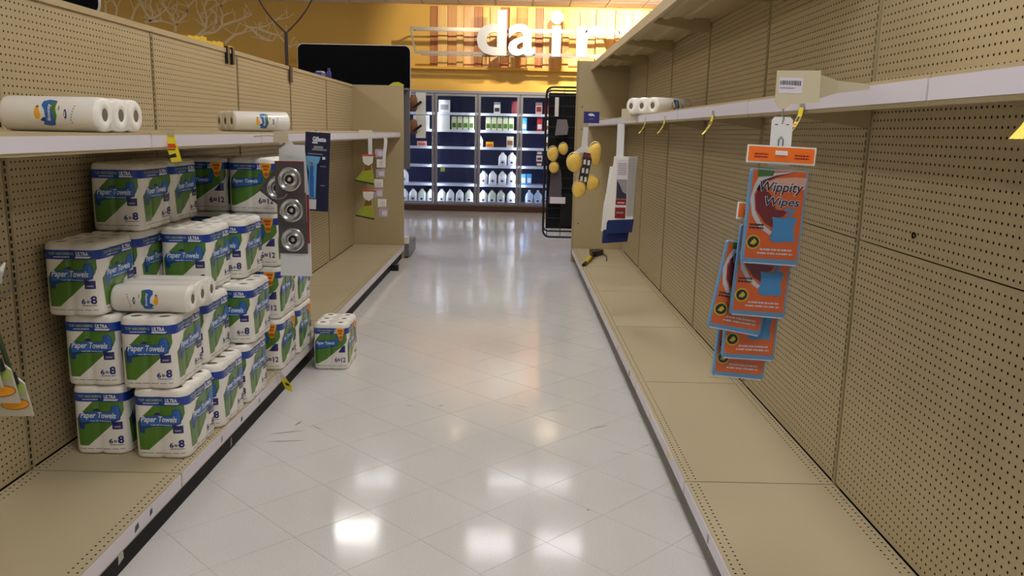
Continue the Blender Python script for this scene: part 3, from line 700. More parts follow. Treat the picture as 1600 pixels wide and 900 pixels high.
# lying three-roll towel packs
def make_roll_pack(loc, rz, label, flip=False):
    """three rolls side by side, axis along local x (0..L), rolls spread along local y"""
    t = empty('towel_roll_pack', loc, rz, label, 'paper towels', 'lying white towel roll packs')
    L = .285; rr = .051; n = 96
    # outline in (y,z): hull of three circles, dents between them
    pts = []
    W = 6*rr
    for k in range(n):
        s = k/n; per = 2*(W-2*rr)+2*PI*rr; d = s*per
        if d < W-2*rr: y, z, a = rr+d, 2*rr, PI/2; 
        elif d < W-2*rr+PI*rr: th = PI/2-(d-(W-2*rr))/rr; y, z, a = W-rr+rr*math.cos(th), rr+rr*math.sin(th), None
        elif d < 2*(W-2*rr)+PI*rr: y, z, a = W-rr-(d-(W-2*rr)-PI*rr), 0, -PI/2
        else: th = -PI/2-(d-2*(W-2*rr)-PI*rr)/rr; y, z, a = rr+rr*math.cos(th), rr+rr*math.sin(th), None
        if a: 
            dd = min(abs(y-2*rr), abs(y-4*rr)); q = .006*math.exp(-(dd/.018)**2); z += -q if a > 0 else q*.8
        pts.append((y, z))
    cyy, czz = W/2, rr
    mb = MB(); vv = []; rings = [(.0, .86), (.003, .95), (.012, 1.0), (L-.012, 1.0), (L-.003, .95), (L, .86)]
    for x_, s in rings:
        for y, z in pts:
            e = (1-s)*rr
            # shrink towards the axis plane of the rolls
            yy = min(max(y, rr), W-rr); dy, dz = y-yy, z-czz; l = math.hypot(dy, dz) or 1
            vv.append((x_, y-dy/l*e, z-dz/l*e))
    ff = []
    for i in range(5):
        for k in range(n): ff.append((i*n+k, i*n+(k+1) % n, (i+1)*n+(k+1) % n, (i+1)*n+k))
    ff.append(tuple(range(n-1, -1, -1))); ff.append(tuple(range(5*n, 6*n)))
    mb.add(vv, ff, 0, True); mb.build('wrapper', wrap_w, t, True)
    for j in range(3):
        for e, xx in ((0, -.0005), (1, L+.0005)):
            s = 1 if e else -1
            m2 = MB(); m2.lathe([(rr-.006, xx-s*.001), (rr-.009, xx+s*.0015), (.020, xx+s*.002), (.019, xx+s*.0005)], 22, 0, (0, rr+j*2*rr, rr), 'x')
            m2.lathe([(.019, xx+s*.0006), (0, xx+s*.0006)], 18, 1, (0, rr+j*2*rr, rr), 'x')
            m2.build('roll_end', [paper_w, core_m], t, True)
    # print on the side face (local -y side, cylindrical) and a piece over the top
    p = Print(); X = (lambda u: L-u) if flip else (lambda u: u)
    def P_(l, m, ly): p.poly([(X(a), b) for a, b in l], m, ly)
    P_([(.128,.012),(.150,.008),(.163,.012),(.166,.035),(.160,.058),(.165,.072),(.172,.084),(.160,.088),(.145,.090),(.130,.084),(.127,.070),(.136,.055),(.138,.035),(.133,.024)], banner_b, 1)
    P_([(.150,.072),(.160,.080),(.171,.083),(.168,.060),(.172,.040),(.166,.022),(.163,.036),(.158,.055)], green_p, 2)
    P_([(.122,.026),(.136,.022),(.138,.036),(.130,.034)], banner_d, 2)
    P_([(.108,.060),(.114,.066),(.120,.058),(.125,.040),(.118,.028),(.109,.032),(.106,.046)], yel_tag, 1)
    P_([(.110,.066),(.118,.070),(.120,.063),(.113,.062)], brush_m, 1)
    p.text('Bounty', X(.150)-.006, X(.150)+.006, .026, .074, white_ink, 3, .03, 0, 90)
    p.ell(X(.196), .045, .0045, .014, navy_p, 1, 12); p.rect(X(.195)-.0015, X(.195)+.0015, .038, .052, white_ink, 2)
    p.rect(X(.178)-.002, X(.178)+.002, .055, .068, grey_ink, 1); 
    for i in range(7): P_([(.208+.0025*abs(i-5), .07-.008*i), (.212+.0025*abs(i-5), .07-.008*i), (.212+.0025*abs(i-5), .066-.008*i), (.208+.0025*abs(i-5), .066-.008*i)], grey_ink, 1)
    def fn(u, v, o):
        th = PI+ (.055-v)/rr*1.05       # v measured round the roll, starting low on the outer side
        rr2 = rr+o+.0004
        return (u, rr+rr2*math.cos(th), rr-rr2*math.sin(th)*-1*-1 if False else rr+rr2*math.sin(PI-th)*-1*-1 if False else rr+rr2*math.sin((v-.045)/rr*1.0))
    def fn2(u, v, o):
        a = (v-.045)/rr; r2 = rr+o+.0004
        return (u, rr-r2*math.cos(a), rr+r2*math.sin(a))
    p2 = Print(); p2.it = p.it
    p2.build('side_print', [banner_b, green_p, banner_d, yel_tag, brush_m, white_ink, navy_p, grey_ink], t, fn2, dv=.005)
    return t
make_roll_pack((-1.497, 2.44, 1.3535), 0, 'lying white three-roll towel pack on the left shelf, nearest the camera')
make_roll_pack((-1.375-.14*math.cos(.63)+.15*math.sin(.63), 4.42-.14*math.sin(.63)-.15*math.cos(.63), 1.3535), .63, 'lying white three-roll towel pack on the left shelf, farther along, turned')
make_roll_pack((-1.481, 2.985, Z[2]-.001), .015, 'lying white towel roll pack resting on the stacked blue and green packs', True)
make_roll_pack((.865, 5.15, 1.5035), .56, 'lying white towel roll pack, alone on the right eye-level shelf')

# ------------------------------------------------------------------ hanging things
def scan_hook(t, y, x_shelf, x_plate, z, plate, pm, bc=True, droop=.0):
    pass
def hanger_strip(t, x, y, z0, z1, w_=.044, name='hanger'):
    mb = MB(); a = w_/2
    mb.prism([(x-a, z0), (x+a, z0), (x+a, z1-.008), (x+a-.008, z1), (x-a+.008, z1), (x-a, z1-.008)], y-.0008, y+.0008)
    mb.build(name, clear_hang, t, True)

# orange wipes
wt = empty('merchandise_hook', (.60, 1.8, 1.49), 0, 'beige scan hook plate with barcode sticker on the right shelf, over the wipes', 'hook')
mb = MB(); mb.prism([(-.052, .028), (.040, .030), (.042, -.036), (-.018, -.040), (-.033, -.056), (-.052, -.036)], -.0015, .0); mb.build('plate', plate_m, wt, True)
mb = MB(); mb.add([(.040, 0, .022), (.040, 0, -.028), (.168, .06, -.004), (.168, .06, .008), (.09, .03, .012), (.09, .03, -.014)], [(0, 4, 5, 1), (4, 3, 2, 5)]); mb.add([(.040, .002, .022), (.040, .002, -.028), (.168, .062, -.004), (.168, .062, .008), (.09, .032, .012), (.09, .032, -.014)], [(1, 5, 4, 0), (5, 2, 3, 4)])
mb.build('arm', plate_m, wt)
p = Print(); p.rect(-.046, .004, -.018, .014, label_w, 1)
r_ = random.Random(3); x = -.044
while x < 0: 
    ww = r_.choice([.0008, .0014, .002]); p.rect(x, x+ww, .000+(x+.044)*-.05, .008, dark_ink, 2); x += ww+r_.choice([.0008, .0016])
p.lines(-.044, -.012, -.010, -.005, 1, grey_ink, 2, 4)
p.build('barcode_sticker', [label_w, dark_ink, grey_ink], wt, flat_y(0, -.0015, 0))
MB().tube([(-.033, -.001, -.050), (-.034, -.002, -.062), (-.030, -.001, -.070), (-.033, 0, -.082)], .0018, 6).build('link', steel_m, wt)
MB().tube([(.168, .062, .002), (.20, .10, .006)], .002, 6).build('peg', steel_m, wt)
ws = empty('strip_hanger', (.566, 1.8, 1.41), 0, 'translucent white strip hanger holding the orange wipes packets', 'hanger')
mb = MB(); mb.prism([(-.021, -.09), (.024, -.09), (.024, .006), (.018, .013), (-.015, .013), (-.021, .006)], -.001, .001); mb.build('strip', clear_hang, ws, True)
mb = MB(); mb.tube([(-.004, -.0015, -.08), (-.004, -.0015, -.035), (.001, -.0015, -.028), (.006, -.0015, -.035), (.006, -.0015, -.08)], .0015, 6); mb.build('tongue', grey_m, ws)
p = Print(); p.rect(-.014, -.008, -.004, -.002, dark_ink); p.rect(.010, .016, -.004, -.002, dark_ink); p.build('slot', [dark_ink], ws, flat_y(0, -.001, 0))
def wipes(loc, label, rot=0, hdr=True, tilt=0):
    t = empty('wipes_packet', loc, 0, label, 'wipes', 'orange wipes packets hanging in a chain'); t.rotation_euler = (tilt, rot, 0)
    W_, H_ = .122, .205; D_ = .014
    mb = MB(); a = .004
    mb.prism([(-W_/2+a, -H_), (W_/2-a, -H_), (W_/2, -H_+a), (W_/2, -a), (W_/2-a, 0), (-W_/2+a, 0), (-W_/2, -a), (-W_/2, -H_+a)], 0, D_)
    mb.build('wipe_stack', wipe_edge, t, True)
    MB().box(-W_/2+.004, W_/2-.004, -.0008, 0, -H_+.012, -.002).build('insert_card', orange_m, t)
    p = Print(); cv = lambda x, y: (((x-290)/340-.5)*W_, -(y-215)/590*H_)
    p.poly([cv(*a) for a in [(300,795),(618,800),(618,808),(300,803)]], white_ink, 1)
    p.poly([cv(*a) for a in [(345,240),(470,232),(540,225),(420,260),(350,300),(320,370),(335,470),(380,545),(440,590),(452,600),(440,620),(370,575),(320,500),(300,400),(315,320)]], white_ink, 1)
    p.poly([cv(*a) for a in [(350,300),(430,380),(460,460),(530,465),(510,500),(450,520),(455,575),(400,545),(340,465),(328,380)]], maroon_m, 2)
    p.poly([cv(*a) for a in [(360,285),(440,250),(550,228),(440,262),(380,300),(345,350),(330,340)]], maroon_m, 2)
    p.poly([cv(*a) for a in [(328,218),(430,222),(420,255),(330,265)]], green_p, 2)
    p.poly([cv(*a) for a in [(440,270),(560,255),(625,258),(620,330),(430,330),(380,300)]], mat_peach, 1)
    p.text('Wippity', *[cv(345,0)[0], cv(612,0)[0]], cv(0,370)[1], cv(0,285)[1], white_ink, 3, .05, .2)
    p.text('Wippity', *[cv(350,0)[0], cv(610,0)[0]], cv(0,368)[1], cv(0,290)[1], dark_ink, 4, .01, .2)
    p.text('Wipes', *[cv(385,0)[0], cv(600,0)[0]], cv(0,455)[1], cv(0,380)[1], white_ink, 3, .05, .2)
    p.text('Wipes', *[cv(390,0)[0], cv(597,0)[0]], cv(0,452)[1], cv(0,384)[1], dark_ink, 4, .01, .2)
    p.poly([cv(*a) for a in [(510,452),(582,452),(545,505),(522,503),(550,470),(512,466)]], wipe_b, 4)
    p.poly([cv(*a) for a in [(442,505),(470,508),(515,512),(555,502),(592,508),(585,545),(575,580),(590,620),(585,660),(540,655),(490,665),(442,652),(450,600),(452,550)]], wipe_b, 5)
    u, v = cv(345, 668); p.ell(u, v, .0155, .0155, yellow_card, 2); p.ell(u, v, .0125, .0125, dark_ink, 3); p.poly([(u-.007, v-.004), (u+.002, v-.006), (u+.008, v+.001), (u+.002, v+.008), (u-.003, v+.003)], yellow_card, 4)
    p.lines(cv(390,0)[0], cv(585,0)[0], cv(0,722)[1], cv(0,702)[1], 1, white_ink, 2, 7); p.lines(cv(375,0)[0], cv(590,0)[0], cv(0,745)[1], cv(0,727)[1], 1, white_ink, 2, 8)
    p.lines(cv(312,0)[0], cv(400,0)[0], cv(0,590)[1], cv(0,550)[1], 2, dark_ink, 1, 2)
    p.build('card_print', [white_ink, maroon_m, green_p, mat_peach, dark_ink, wipe_b, yellow_card], t, flat_y(0, -.0012, 0), eps=.0003)
    # film pouch
    mb = MB(); n = 8
    for (x0, x1, z0, z1) in ((-W_/2-.004, W_/2+.004, -H_-.004, .004),):
        mb.add([(x0, -.004, z0), (x1, -.004, z0), (x1, -.004, z1), (x0, -.004, z1), (x0-.004, .006, z0-.002), (x1+.004, .006, z0-.002), (x1+.006, .006, z1+.02), (x0-.006, .006, z1+.02)], [(0, 1, 2, 3), (0, 4, 5, 1), (1, 5, 6, 2), (3, 2, 6, 7), (0, 3, 7, 4)])
    mb.build('film_pouch', film_c, t)
    if hdr:
        MB().box(-.074, .073, .002, .0045, .012, .050).build('header_card', [white_p], t)
        p = Print(); p.rect(-.071, .070, .016, .047, orange_m, 1); p.lines(-.058, -.028, .022, .034, 2, maroon_m, 2, 3); p.lines(.028, .060, .022, .034, 2, maroon_m, 2, 4); p.rect(-.014, .012, .033, .040, white_ink, 2)
        p.build('header_print', [orange_m, maroon_m, white_ink], t, flat_y(0, .002, 0))
        MB().box(-.014, .012, -.001, .001, .031, .038).build('hang_tab', clear_hang, t)
    return t
mat_peach = mat('peach_highlight_print', (246, 196, 170), 0.3)
wipes((.568, 1.790, 1.312), 'orange and blue wipes packet, front of the chain, fully visible', R(2), True)
wipes((.567, 1.835, 1.185), 'orange and blue wipes packet, second in the hanging chain, half covered', R(3), True)
wipes((.545, 1.862, 1.140), 'orange wipes packet tilted left, third down the hanging chain', R(9), False)
wipes((.567, 1.895, 1.068), 'orange wipes packet, fourth down the chain, under the tilted one', R(2), True)
wipes((.562, 1.925, 1.013), 'orange wipes packet, lowest in the hanging chain', R(4), True)
for i, (x, z, yy) in enumerate(((.507, 1.245, 1.83), (.63, 1.235, 1.82), (.632, 1.165, 1.86), (.625, 1.075, 1.86))): pass

def hook(loc, dx, label, w_=.07, h_=.05, m=plate_m, L_=.14):
    """plate facing the camera at loc, arm reaching to the shelf edge dx away"""
    t = empty('merchandise_hook', loc, 0, label, 'hook', 'scan hooks along the shelf edges')
    mb = MB(); mb.prism([(-w_/2, -h_/2), (-.008, -h_/2), (0, -h_/2-.012), (.008, -h_/2), (w_/2, -h_/2), (w_/2, h_/2), (-w_/2, h_/2)], -.001, .001); mb.build('plate', m, t, True)
    MB().tube([(0, 0, 0), (dx*.5, .01, .006), (dx, .02, 0)], .0035, 8).build('arm', m, t)
    return t
# strainers on the left
hook((-1.08, 3.88, 1.335), -.13, 'beige scan hook on left shelf holding the round sink strainers')
t = empty('strip_hanger', (-1.05, 3.9, 1.30), 0, 'long white merchandising strip carrying the sink strainers', 'hanger')
mb = MB(); mb.prism([(-.06, -.62), (.09, -.62), (.085, -.25), (.07, 0), (.02, .0), (.01, .012), (-.01, .012), (-.02, 0), (-.05, -.02)], .012, .015); mb.build('strip', clear_hang, t, True)
hanger_strip(t, .0, 0, -.05, .02, .03, 'hang_tab')
def strainer(loc, label, rot=0):
    t = empty('sink_strainer', loc, 0, label, 'strainer', 'carded sink strainers on the hanging strip'); t.rotation_euler = (0, rot, 0)
    MB().box(-.068, .068, 0, .002, -.075, .075).build('blister_card', gun_m, t)
    MB().box(-.066, .066, -.0012, 0, .068, .073).build('card_band', maroon_m, t)
    m2 = MB(); m2.lathe([(.058, -.001), (.056, -.012), (.050, -.016), (.044, -.012), (.040, -.008), (.030, -.008), (.028, -.014), (.022, -.014), (.020, -.006), (.010, -.006), (.009, -.016), (0, -.017)], 28, 0, (0, 0, -.008), 'y')
    m2.build('strainer_dish', steel_m, t, True)
    m3 = MB(); m3.lathe([(.0205, -.0065), (.0100, -.0065)], 20, 0, (0, 0, -.008), 'y'); m3.build('mesh_ring', black_m, t)
    MB().add([(-.068, -.004, -.07), (.068, -.004, -.07), (.068, -.004, .06), (-.068, -.004, .06)], [(0, 1, 2, 3)]) 
    return t
strainer((-1.045, 3.880, 1.150), 'round steel sink strainer, topmost on the hanging strip')
strainer((-1.10, 3.905, 1.105), 'tilted sink strainer card peeking out left behind the top one', R(38))
strainer((-1.042, 3.890, 1.005), 'round steel sink strainer, middle of the hanging strip')
strainer((-1.042, 3.900, .865), 'round steel sink strainer, lowest on the hanging strip')
t = tag(MB().add([], []).box(-.972, -.962, 3.895, 3.9, .84, 1.07).build('red_edge_label', maroon_m), 'thin red label edge running down beside the sink strainers', 'label')
# navy razor card
t = empty('carded_razor', (-1.088, 4.6, 1.14), R(0), 'tall navy card with light blue razor, hanging at the left shelf', 'card'); t.rotation_euler = (0, R(3), 0)
MB().box(-.068, .068, 0, .003, -.215, .215).build('backing_card', mat('navy_card', (20, 22, 62), .4), t)
p = Print(); p.text('Gillette', -.028, .045, .165, .192, white_ink, 1, .04); p.rect(-.03, .0, .155, .163, white_ink, 1); p.rect(-.03, .05, .118, .126, grey_ink, 1); p.rect(-.02, .03, .128, .142, grey_ink, 1); p.rect(-.052, .03, .095, .100, grey_ink, 1)
p.rect(.028, .044, .07, .085, white_ink, 1); p.rect(.018, .050, .03, .035, grey_ink, 1); p.rect(.022, .046, -.075, -.070, grey_ink, 1)
p.build('card_print', [white_ink, grey_ink], t, flat_y(0, 0, 0))
mb = MB(); mb.prism([(-.058, .085), (.020, .085), (.012, .055), (.0, .040), (-.002, -.145), (-.045, -.145), (-.040, .0), (-.055, .045)], -.014, 0)
mb.build('razor_blister', mat('light_blue_blister', (110, 178, 226), .25), t, True)
mb = MB(); mb.prism([(-.036, -.02), (-.012, -.02), (-.008, -.14), (-.030, -.14)], -.018, -.014); mb.prism([(-.034, .035), (-.014, .035), (-.016, -.02), (-.034, -.02)], -.018, -.014); mb.build('razor_handle', banner_b, t, True)
m2 = MB(); m2.lathe([(.013, 0), (.013, -.006), (.008, -.006), (.008, -.003), (0, -.003)], 18, 0, (-.03, -.014, .045), 'y'); m2.build('razor_head', alu_m, t, True)
MB().box(-.040, .002, -.012, 0, -.205, -.150).build('pale_label', label_w, t)
mb = MB(); mb.tube([(0, .0, .21), (0, .012, .222), (-.02, .02, .225)], .003, 6); mb.build('peg', steel_m, t)
# green bag clusters far left
hook((-1.115, 6.28, 1.352), -.08, 'cream scan hook on the far left shelf above the green bags', .1, .035, mat('cream_plate', (232, 224, 200), .5))
t = empty('strip_hanger', (-1.085, 6.3, 1.30), 0, 'slim white hanger holding the upper green fan-shaped bag', 'hanger'); hanger_strip(t, 0, 0, -.11, .02, .03, 'strip')
green_b = mat('olive_green_mesh', (160, 170, 50), .5, noise=.2, nscale=30); dgreen = mat('dark_green_trim', (40, 56, 20), .6)
def bag(loc, label):
    t = empty('scrubber_bag', loc, 0, label, 'bag', 'green fan-shaped bags')
    mb = MB(); mb.prism([(-.022, .0), (.018, .0), (.030, -.05), (.040, -.14), (-.098, -.115), (-.05, -.06)], -.015, .015); mb.build('bag_body', green_b, t, True)
    mb = MB(); mb.prism([(-.098, -.115), (.040, -.14), (.040, -.152), (-.100, -.125)], -.018, .018); mb.build('dark_trim', dgreen, t, True)
    mb = MB(); mb.prism([(-.04, .06), (.0, .06), (.04, .06), (.035, .015), (.005, -.01), (-.02, .0), (-.038, .02)], -.02, -.012); mb.build('white_card', white_p, t, True)
    MB().box(-.05, .06, -.018, -.010, .06, .072).build('red_header', mat('red_header', (206, 84, 60), .5), t)
    mb = MB(); mb.prism([(-.02, .0), (.02, .0), (.026, -.04), (-.035, -.05)], -.017, -.0145); mb.build('neck', brush_m, t, True)
    return t
bag((-1.095, 6.27, 1.118), 'green fan-shaped bag with white card, upper of the two'); bag((-1.095, 6.27, .855), 'green fan-shaped bag with white card, lower of the two')
t = empty('blister_chain', (-1.02, 6.34, 1.0), 0, 'chain of small white and lilac blister packs beside the green bags', 'blister packs')
lil = mat('lilac_card', (196, 176, 200), .5)
for i in range(7):
    dx = .012*math.sin(i*1.3)+.014*(i > 4)*1; z = .20-.075*i
    MB().box(-.035+dx, .03+dx, -.003, .0, z-.032, z+.03).build('blister_card', lil if i % 2 == 0 else white_p, t)
    MB().box(-.012+dx, .024+dx, -.012, -.003, z-.02, z+.014).build('blister', label_w, t)
t = empty('strip_hanger', (-.978, 6.3, 1.21), 0, 'curved white plastic strip dangling beside the lilac blister packs', 'hanger')
mb = MB(); pr = [(.002, .11), (.010, .09), (.006, .04), (-.002, -.02), (-.004, -.07), (-.016, -.11)]
mb.add([(x-.012, 0, z) for x, z in pr]+[(x+.012, 0, z) for x, z in pr]+[(x-.012, .002, z) for x, z in pr]+[(x+.012, .002, z) for x, z in pr], [(i, i+6, i+7, i+1) for i in range(5)]+[(i+12, i+13, i+19, i+18) for i in range(5)]+[(i, i+1, i+13, i+12) for i in range(5)]+[(i+6, i+18, i+19, i+7) for i in range(5)])
mb.build('strip', clear_hang, t, True)

# sponges on the right
t = hook((.625, 6.98, 1.50), .145, 'clear hook end with square blue card at the far right shelf', .06, .03, mat('pale_green_clear', (190, 205, 150), .3))
MB().box(-.062, .066, -.004, -.001, -.038, .055).build('blue_card', mat('royal_blue_card', (40, 46, 130), .4), t)
p = Print(); p.poly([(-.03, .03), (-.01, .042), (.012, .04), (.022, .03), (.03, .015), (.01, .022), (-.002, .018), (-.022, .024)], white_ink); p.rect(-.02, .02, -.005, -.001, grey_ink)
p.build('card_print', [white_ink, grey_ink], t, flat_y(0, -.004, 0))
t = empty('strip_hanger', (.583, 7.0, 1.30), 0, 'white strip hanger fanning out to the yellow sponge brushes', 'hanger'); 
mb = MB(); mb.prism([(-.018, .13), (.022, .13), (.020, -.02), (.05, -.06), (.03, -.09), (-.03, -.08), (-.08, -.10), (-.10, -.085), (-.03, -.03)], -.001, .001); mb.build('strip', clear_hang, t, True)
card_dk = mat('dark_brown_card', (52, 34, 36), .5)
t = empty('display_card', (.592, 6.96, 1.09), 0, 'narrow dark card with rows of small pictures between the sponges', 'card'); t.rotation_euler = (0, R(9), 0)
MB().box(-.042, .036, 0, .004, -.17, .13).build('card', card_dk, t)
p = Print()
for i in range(4):
    for j in range(2): MB().prism([(-.03+.034*j, .07-.07*i), (-.012+.034*j, .075-.07*i), (-.006+.034*j, .035-.07*i), (-.026+.034*j, .03-.07*i)], -.0008, 0).build('picture', white_ink, t, True)
p.rect(-.034, .03, .095, .115, maroon_m); p.build('card_print', [white_ink, maroon_m], t, flat_y(0, 0, 0))
def sponge(loc, a, b, label, grp='yellow sponge heads on the right'):
    t = empty('sponge_brush', loc, 0, label, 'sponge', grp)
    n = 18; m2 = MB()
    prof = [(0, -.035), (.6, -.033), (.92, -.022), (1, 0), (.92, .02), (.6, .032), (0, .034)]
    vv = []
    for r_, y in prof:
        for k in range(n):
            th = 2*PI*k/n; wob = 1+.05*math.sin(3*th+loc[2]*9)
            vv.append((r_*a*math.cos(th)*wob, y, r_*b*math.sin(th)*wob*(1-.12*math.sin(th))))
    m2.add(vv, [(i*n+k, i*n+(k+1) % n, (i+1)*n+(k+1) % n, (i+1)*n+k) for i in range(len(prof)-1) for k in range(n)], 0, True)
    m2.build('sponge_head', yellow_foam, t, True)
    m2 = MB(); m2.lathe([(a*1.0, -.006), (a*1.07, 0), (a*1.0, .006)], 18, 0, (0, 0, 0), 'y'); m2.xf(Matrix.Diagonal((1, 1, b/a, 1))); m2.build('pale_rim', mat_rim, t, True)
    return t
mat_rim = mat('pale_sponge_rim', (232, 214, 168), .8)
sponge((.495, 6.93, 1.145), .064, .078, 'yellow sponge head, upper left of the cluster by the blue card')
sponge((.668, 6.99, 1.215), .055, .095, 'yellow sponge head, upper right of the cluster by the blue card')
sponge((.540, 6.93, .925), .055, .07, 'yellow sponge head, lower left of the cluster by the blue card')
sponge((.650, 6.99, .975), .062, .065, 'yellow sponge head, lower right of the cluster by the blue card')
# navy mitts
hook((.728, 5.38, 1.50), .04, 'beige scan hook on the right shelf above the navy cloth packs', .11, .075)
t = empty('strip_hanger', (.676, 5.4, 1.34), 0, 'long narrow white hanger strip above the navy cloth packs', 'hanger'); hanger_strip(t, .0, 0, -.11, .105, .046, 'strip')
navy_c = mat('navy_terry_cloth', (30, 44, 96), .95, bump=1, nscale=90)
def mitt(loc, label, rot=0, front=True):
    t = empty('cleaning_cloth_pack', loc, 0, label, 'cloth pack', 'navy cleaning cloth packs'); t.rotation_euler = (0, rot, 0)
    mb = MB(); mb.prism([(-.10, -.42), (.075, -.41), (.082, -.1), (.088, 0), (-.06, 0), (-.075, -.16), (-.09, -.25)], 0, .03); mb.build('white_pouch', white_p, t, True)
    mb = MB(); mb.prism([(-.092, -.50), (.072, -.485), (.082, -.40), (-.088, -.41)], -.004, .034); mb.build('navy_cloth', navy_c, t, True)
    if front:
        MB().box(-.045, .026, -.004, -.001, -.36, -.02).build('card', label_w, t)
        p = Print(); p.rect(-.040, .026, -.27, -.145, grey_ink, 1); p.poly([(-.04, -.27), (.026, -.27), (.026, -.24), (0, -.225), (-.015, -.19), (-.04, -.15)], dark_ink, 2); p.rect(-.042, .026, -.31, -.272, maroon_m, 1); p.rect(-.044, .024, -.395, -.325, maroon_m, 1); p.lines(-.03, .015, -.30, -.29, 1, white_ink, 2, 4); p.lines(-.035, .012, -.37, -.35, 1, grey_ink, 2, 6); p.lines(-.035, .02, -.12, -.04, 6, grey_ink, 1, 2)
        p.build('card_print', [grey_ink, dark_ink, maroon_m, white_ink], t, flat_y(0, -.004, 0))
        MB().box(.030, .086, -.003, -.001, -.38, .0).build('film_flap', film_c, t)
    return t
mitt((.700, 5.37, 1.238), 'white pouch of navy cloth with photo card, front of the pair'); mitt((.680, 5.42, 1.170), 'white pouch of navy cloth, lower one behind its twin', R(0), False)

# near-left clipped bags
bagc = mat('pale_translucent_bag', (190, 182, 160), .3); amb = mat('amber_oval_print', (240, 160, 30), .4); leafg = mat('leafy_green_plastic', (96, 130, 92), .6)
t = empty('strip_hanger', (-1.235, 1.97, 1.20), 0, 'clear strip at the left picture edge carrying amber-labelled bags', 'hanger'); hanger_strip(t, -.045, 0, -.45, .11, .012, 'strip')
for i, (x, z, y) in enumerate([(-1.276, .757, 1.925), (-1.250, .712, 1.945), (-1.232, .672, 1.965)]):
    t = empty('clipped_bag', (x, y, z), 0, 'pale clear bag with amber oval label at the left picture edge, '+['upper', 'middle', 'lowest'][i]+' of three', 'bag', 'amber-labelled bags at the left edge'); t.rotation_euler = (0, R(-4), 0)
    mb = MB(); mb.prism([(-.06, -.01), (.045, -.015), (.035, .07), (.005, .10), (-.05, .10)], 0, .006); mb.build('bag_body', bagc, t, True)
    p = Print(); p.poly([(-.07, .045), (.036, .045), (.032, .075), (-.06, .07)], lime_ink, 1); p.ell(.006, .018, .034, .0125, amb, 3, 18); p.ell(.006, .018, .036, .0145, brush_m, 2, 18)
    p.build('label_print', [amb, lime_ink, brush_m], t, flat_y(0, -.0004, 0))
    mb = MB(); mb.tube([(.014, -.004, .08), (.0, -.006, .17), (-.012, -.004, .24)], .006, 8); mb.build('brush_handle', [brush_m, white_p, dgreen][i], t)
    mb = MB(); mb.tube([(.018, -.006, .07), (.012, -.006, .10)], .010, 8); mb.build('dark_ferrule', black_m, t)
    mb = MB(); mb.add([(.035, .0, .09), (.075, .01, .02), (.06, .01, .0), (.045, 0, -.015)], [(0, 1, 2, 3)]); mb.build('film_edge', film_c, t)
t = empty('green_scrubber', (-1.245, 1.95, 1.02), 0, 'dusty green leafy bundle in clear film at the left picture edge', 'scrubber')
for k in range(12):
    a = rnd.uniform(0, 2*PI); r_ = rnd.uniform(.0, .028); x, z = r_*math.cos(a), r_*math.sin(a)*1.3
    mb = MB(); d = rnd.uniform(-1, 1); mb.tube([(x, rnd.uniform(-.01, .01), z-.02), (x+.012*d, -.01, z), (x+.03*d, -.004, z+.03)], [.007, .010, .002], 6); mb.build('leaf', leafg if k % 3 else white_p, t)
mb = MB(); mb.prism([(-.03, .05), (.02, .03), (.05, -.03), (.02, -.06), (-.03, -.06)], -.016, .02); mb.build('film_bag', film_c, t, True)

# sign stand and clips on the left run
t = empty('sign_holder', (-1.735, 6.46, 1.83), 0, 'dark metal sign post with two curved wire arms atop the left run', 'sign holder')
MB().box(-.012, .012, -.006, .006, 0, .25).build('post', card_dk, t)
for s in (-1, 1):
    pts = [(s*.004, 0, .245)]
    for k in range(1, 9):
        a = k/8; pts.append((s*(.004+.22*a+.03*math.sin(PI*a)), 0, .245+.30*a-.0*a))
    MB().tube(pts, .006, 8).build('wire_arm', card_dk, t)
MB().box(.022, .034, -.035, .03, -.115, .005).build('clamp', mat('brown_clamp', (86, 60, 48), .5), t)
for i, y in enumerate((5.04, 5.13)):
    t = tag(MB().box(-1.722, -1.700, y, y+.035, 1.742, 1.842).build('black_clip', black_m), ['left', 'right'][i]+' one of two black clips hooked over the left top rail', 'clip')
t = empty('yellow_strip', (-1.76, 4.55, 1.8305), 0, 'yellow folded plastic strip lying on the left top rail', 'plastic strip')
mb = MB()
for k in range(8): a = k*.09; mb.box(-.02+.004*(k % 2), .02, a, a+.087, 0, .018+.008*(k % 3))
mb.build('folded_strip', mat('bright_yellow_plastic', (236, 196, 30), .5), t)
for i, (y, h_) in enumerate(((8.0, .10), (7.65, .05))):
    t = empty('blue_bottle', (-1.757, y, 1.8305), 0, ['upright small blue bottle on the left top rail', 'low blue and white package on the left top rail'][i], 'bottle' if i == 0 else 'package')
    if i == 0:
        MB().lathe([(0, 0), (.020, .0), (.022, .01), (.022, .06), (.010, .075), (.010, .09), (0, .09)], 14).build('body', mat('deep_blue_plastic', (40, 44, 130), .3), t)
        MB().lathe([(.012, .082), (.012, .10), (0, .10)], 12).build('cap', navy_p, t)
    else:
        MB().box(-.03, .03, -.09, .09, 0, .035).build('body', mat('blue_package', (50, 70, 150), .4), t); MB().box(-.025, .03, -.05, .05, .035, .045).build('white_corner', white_p, t)

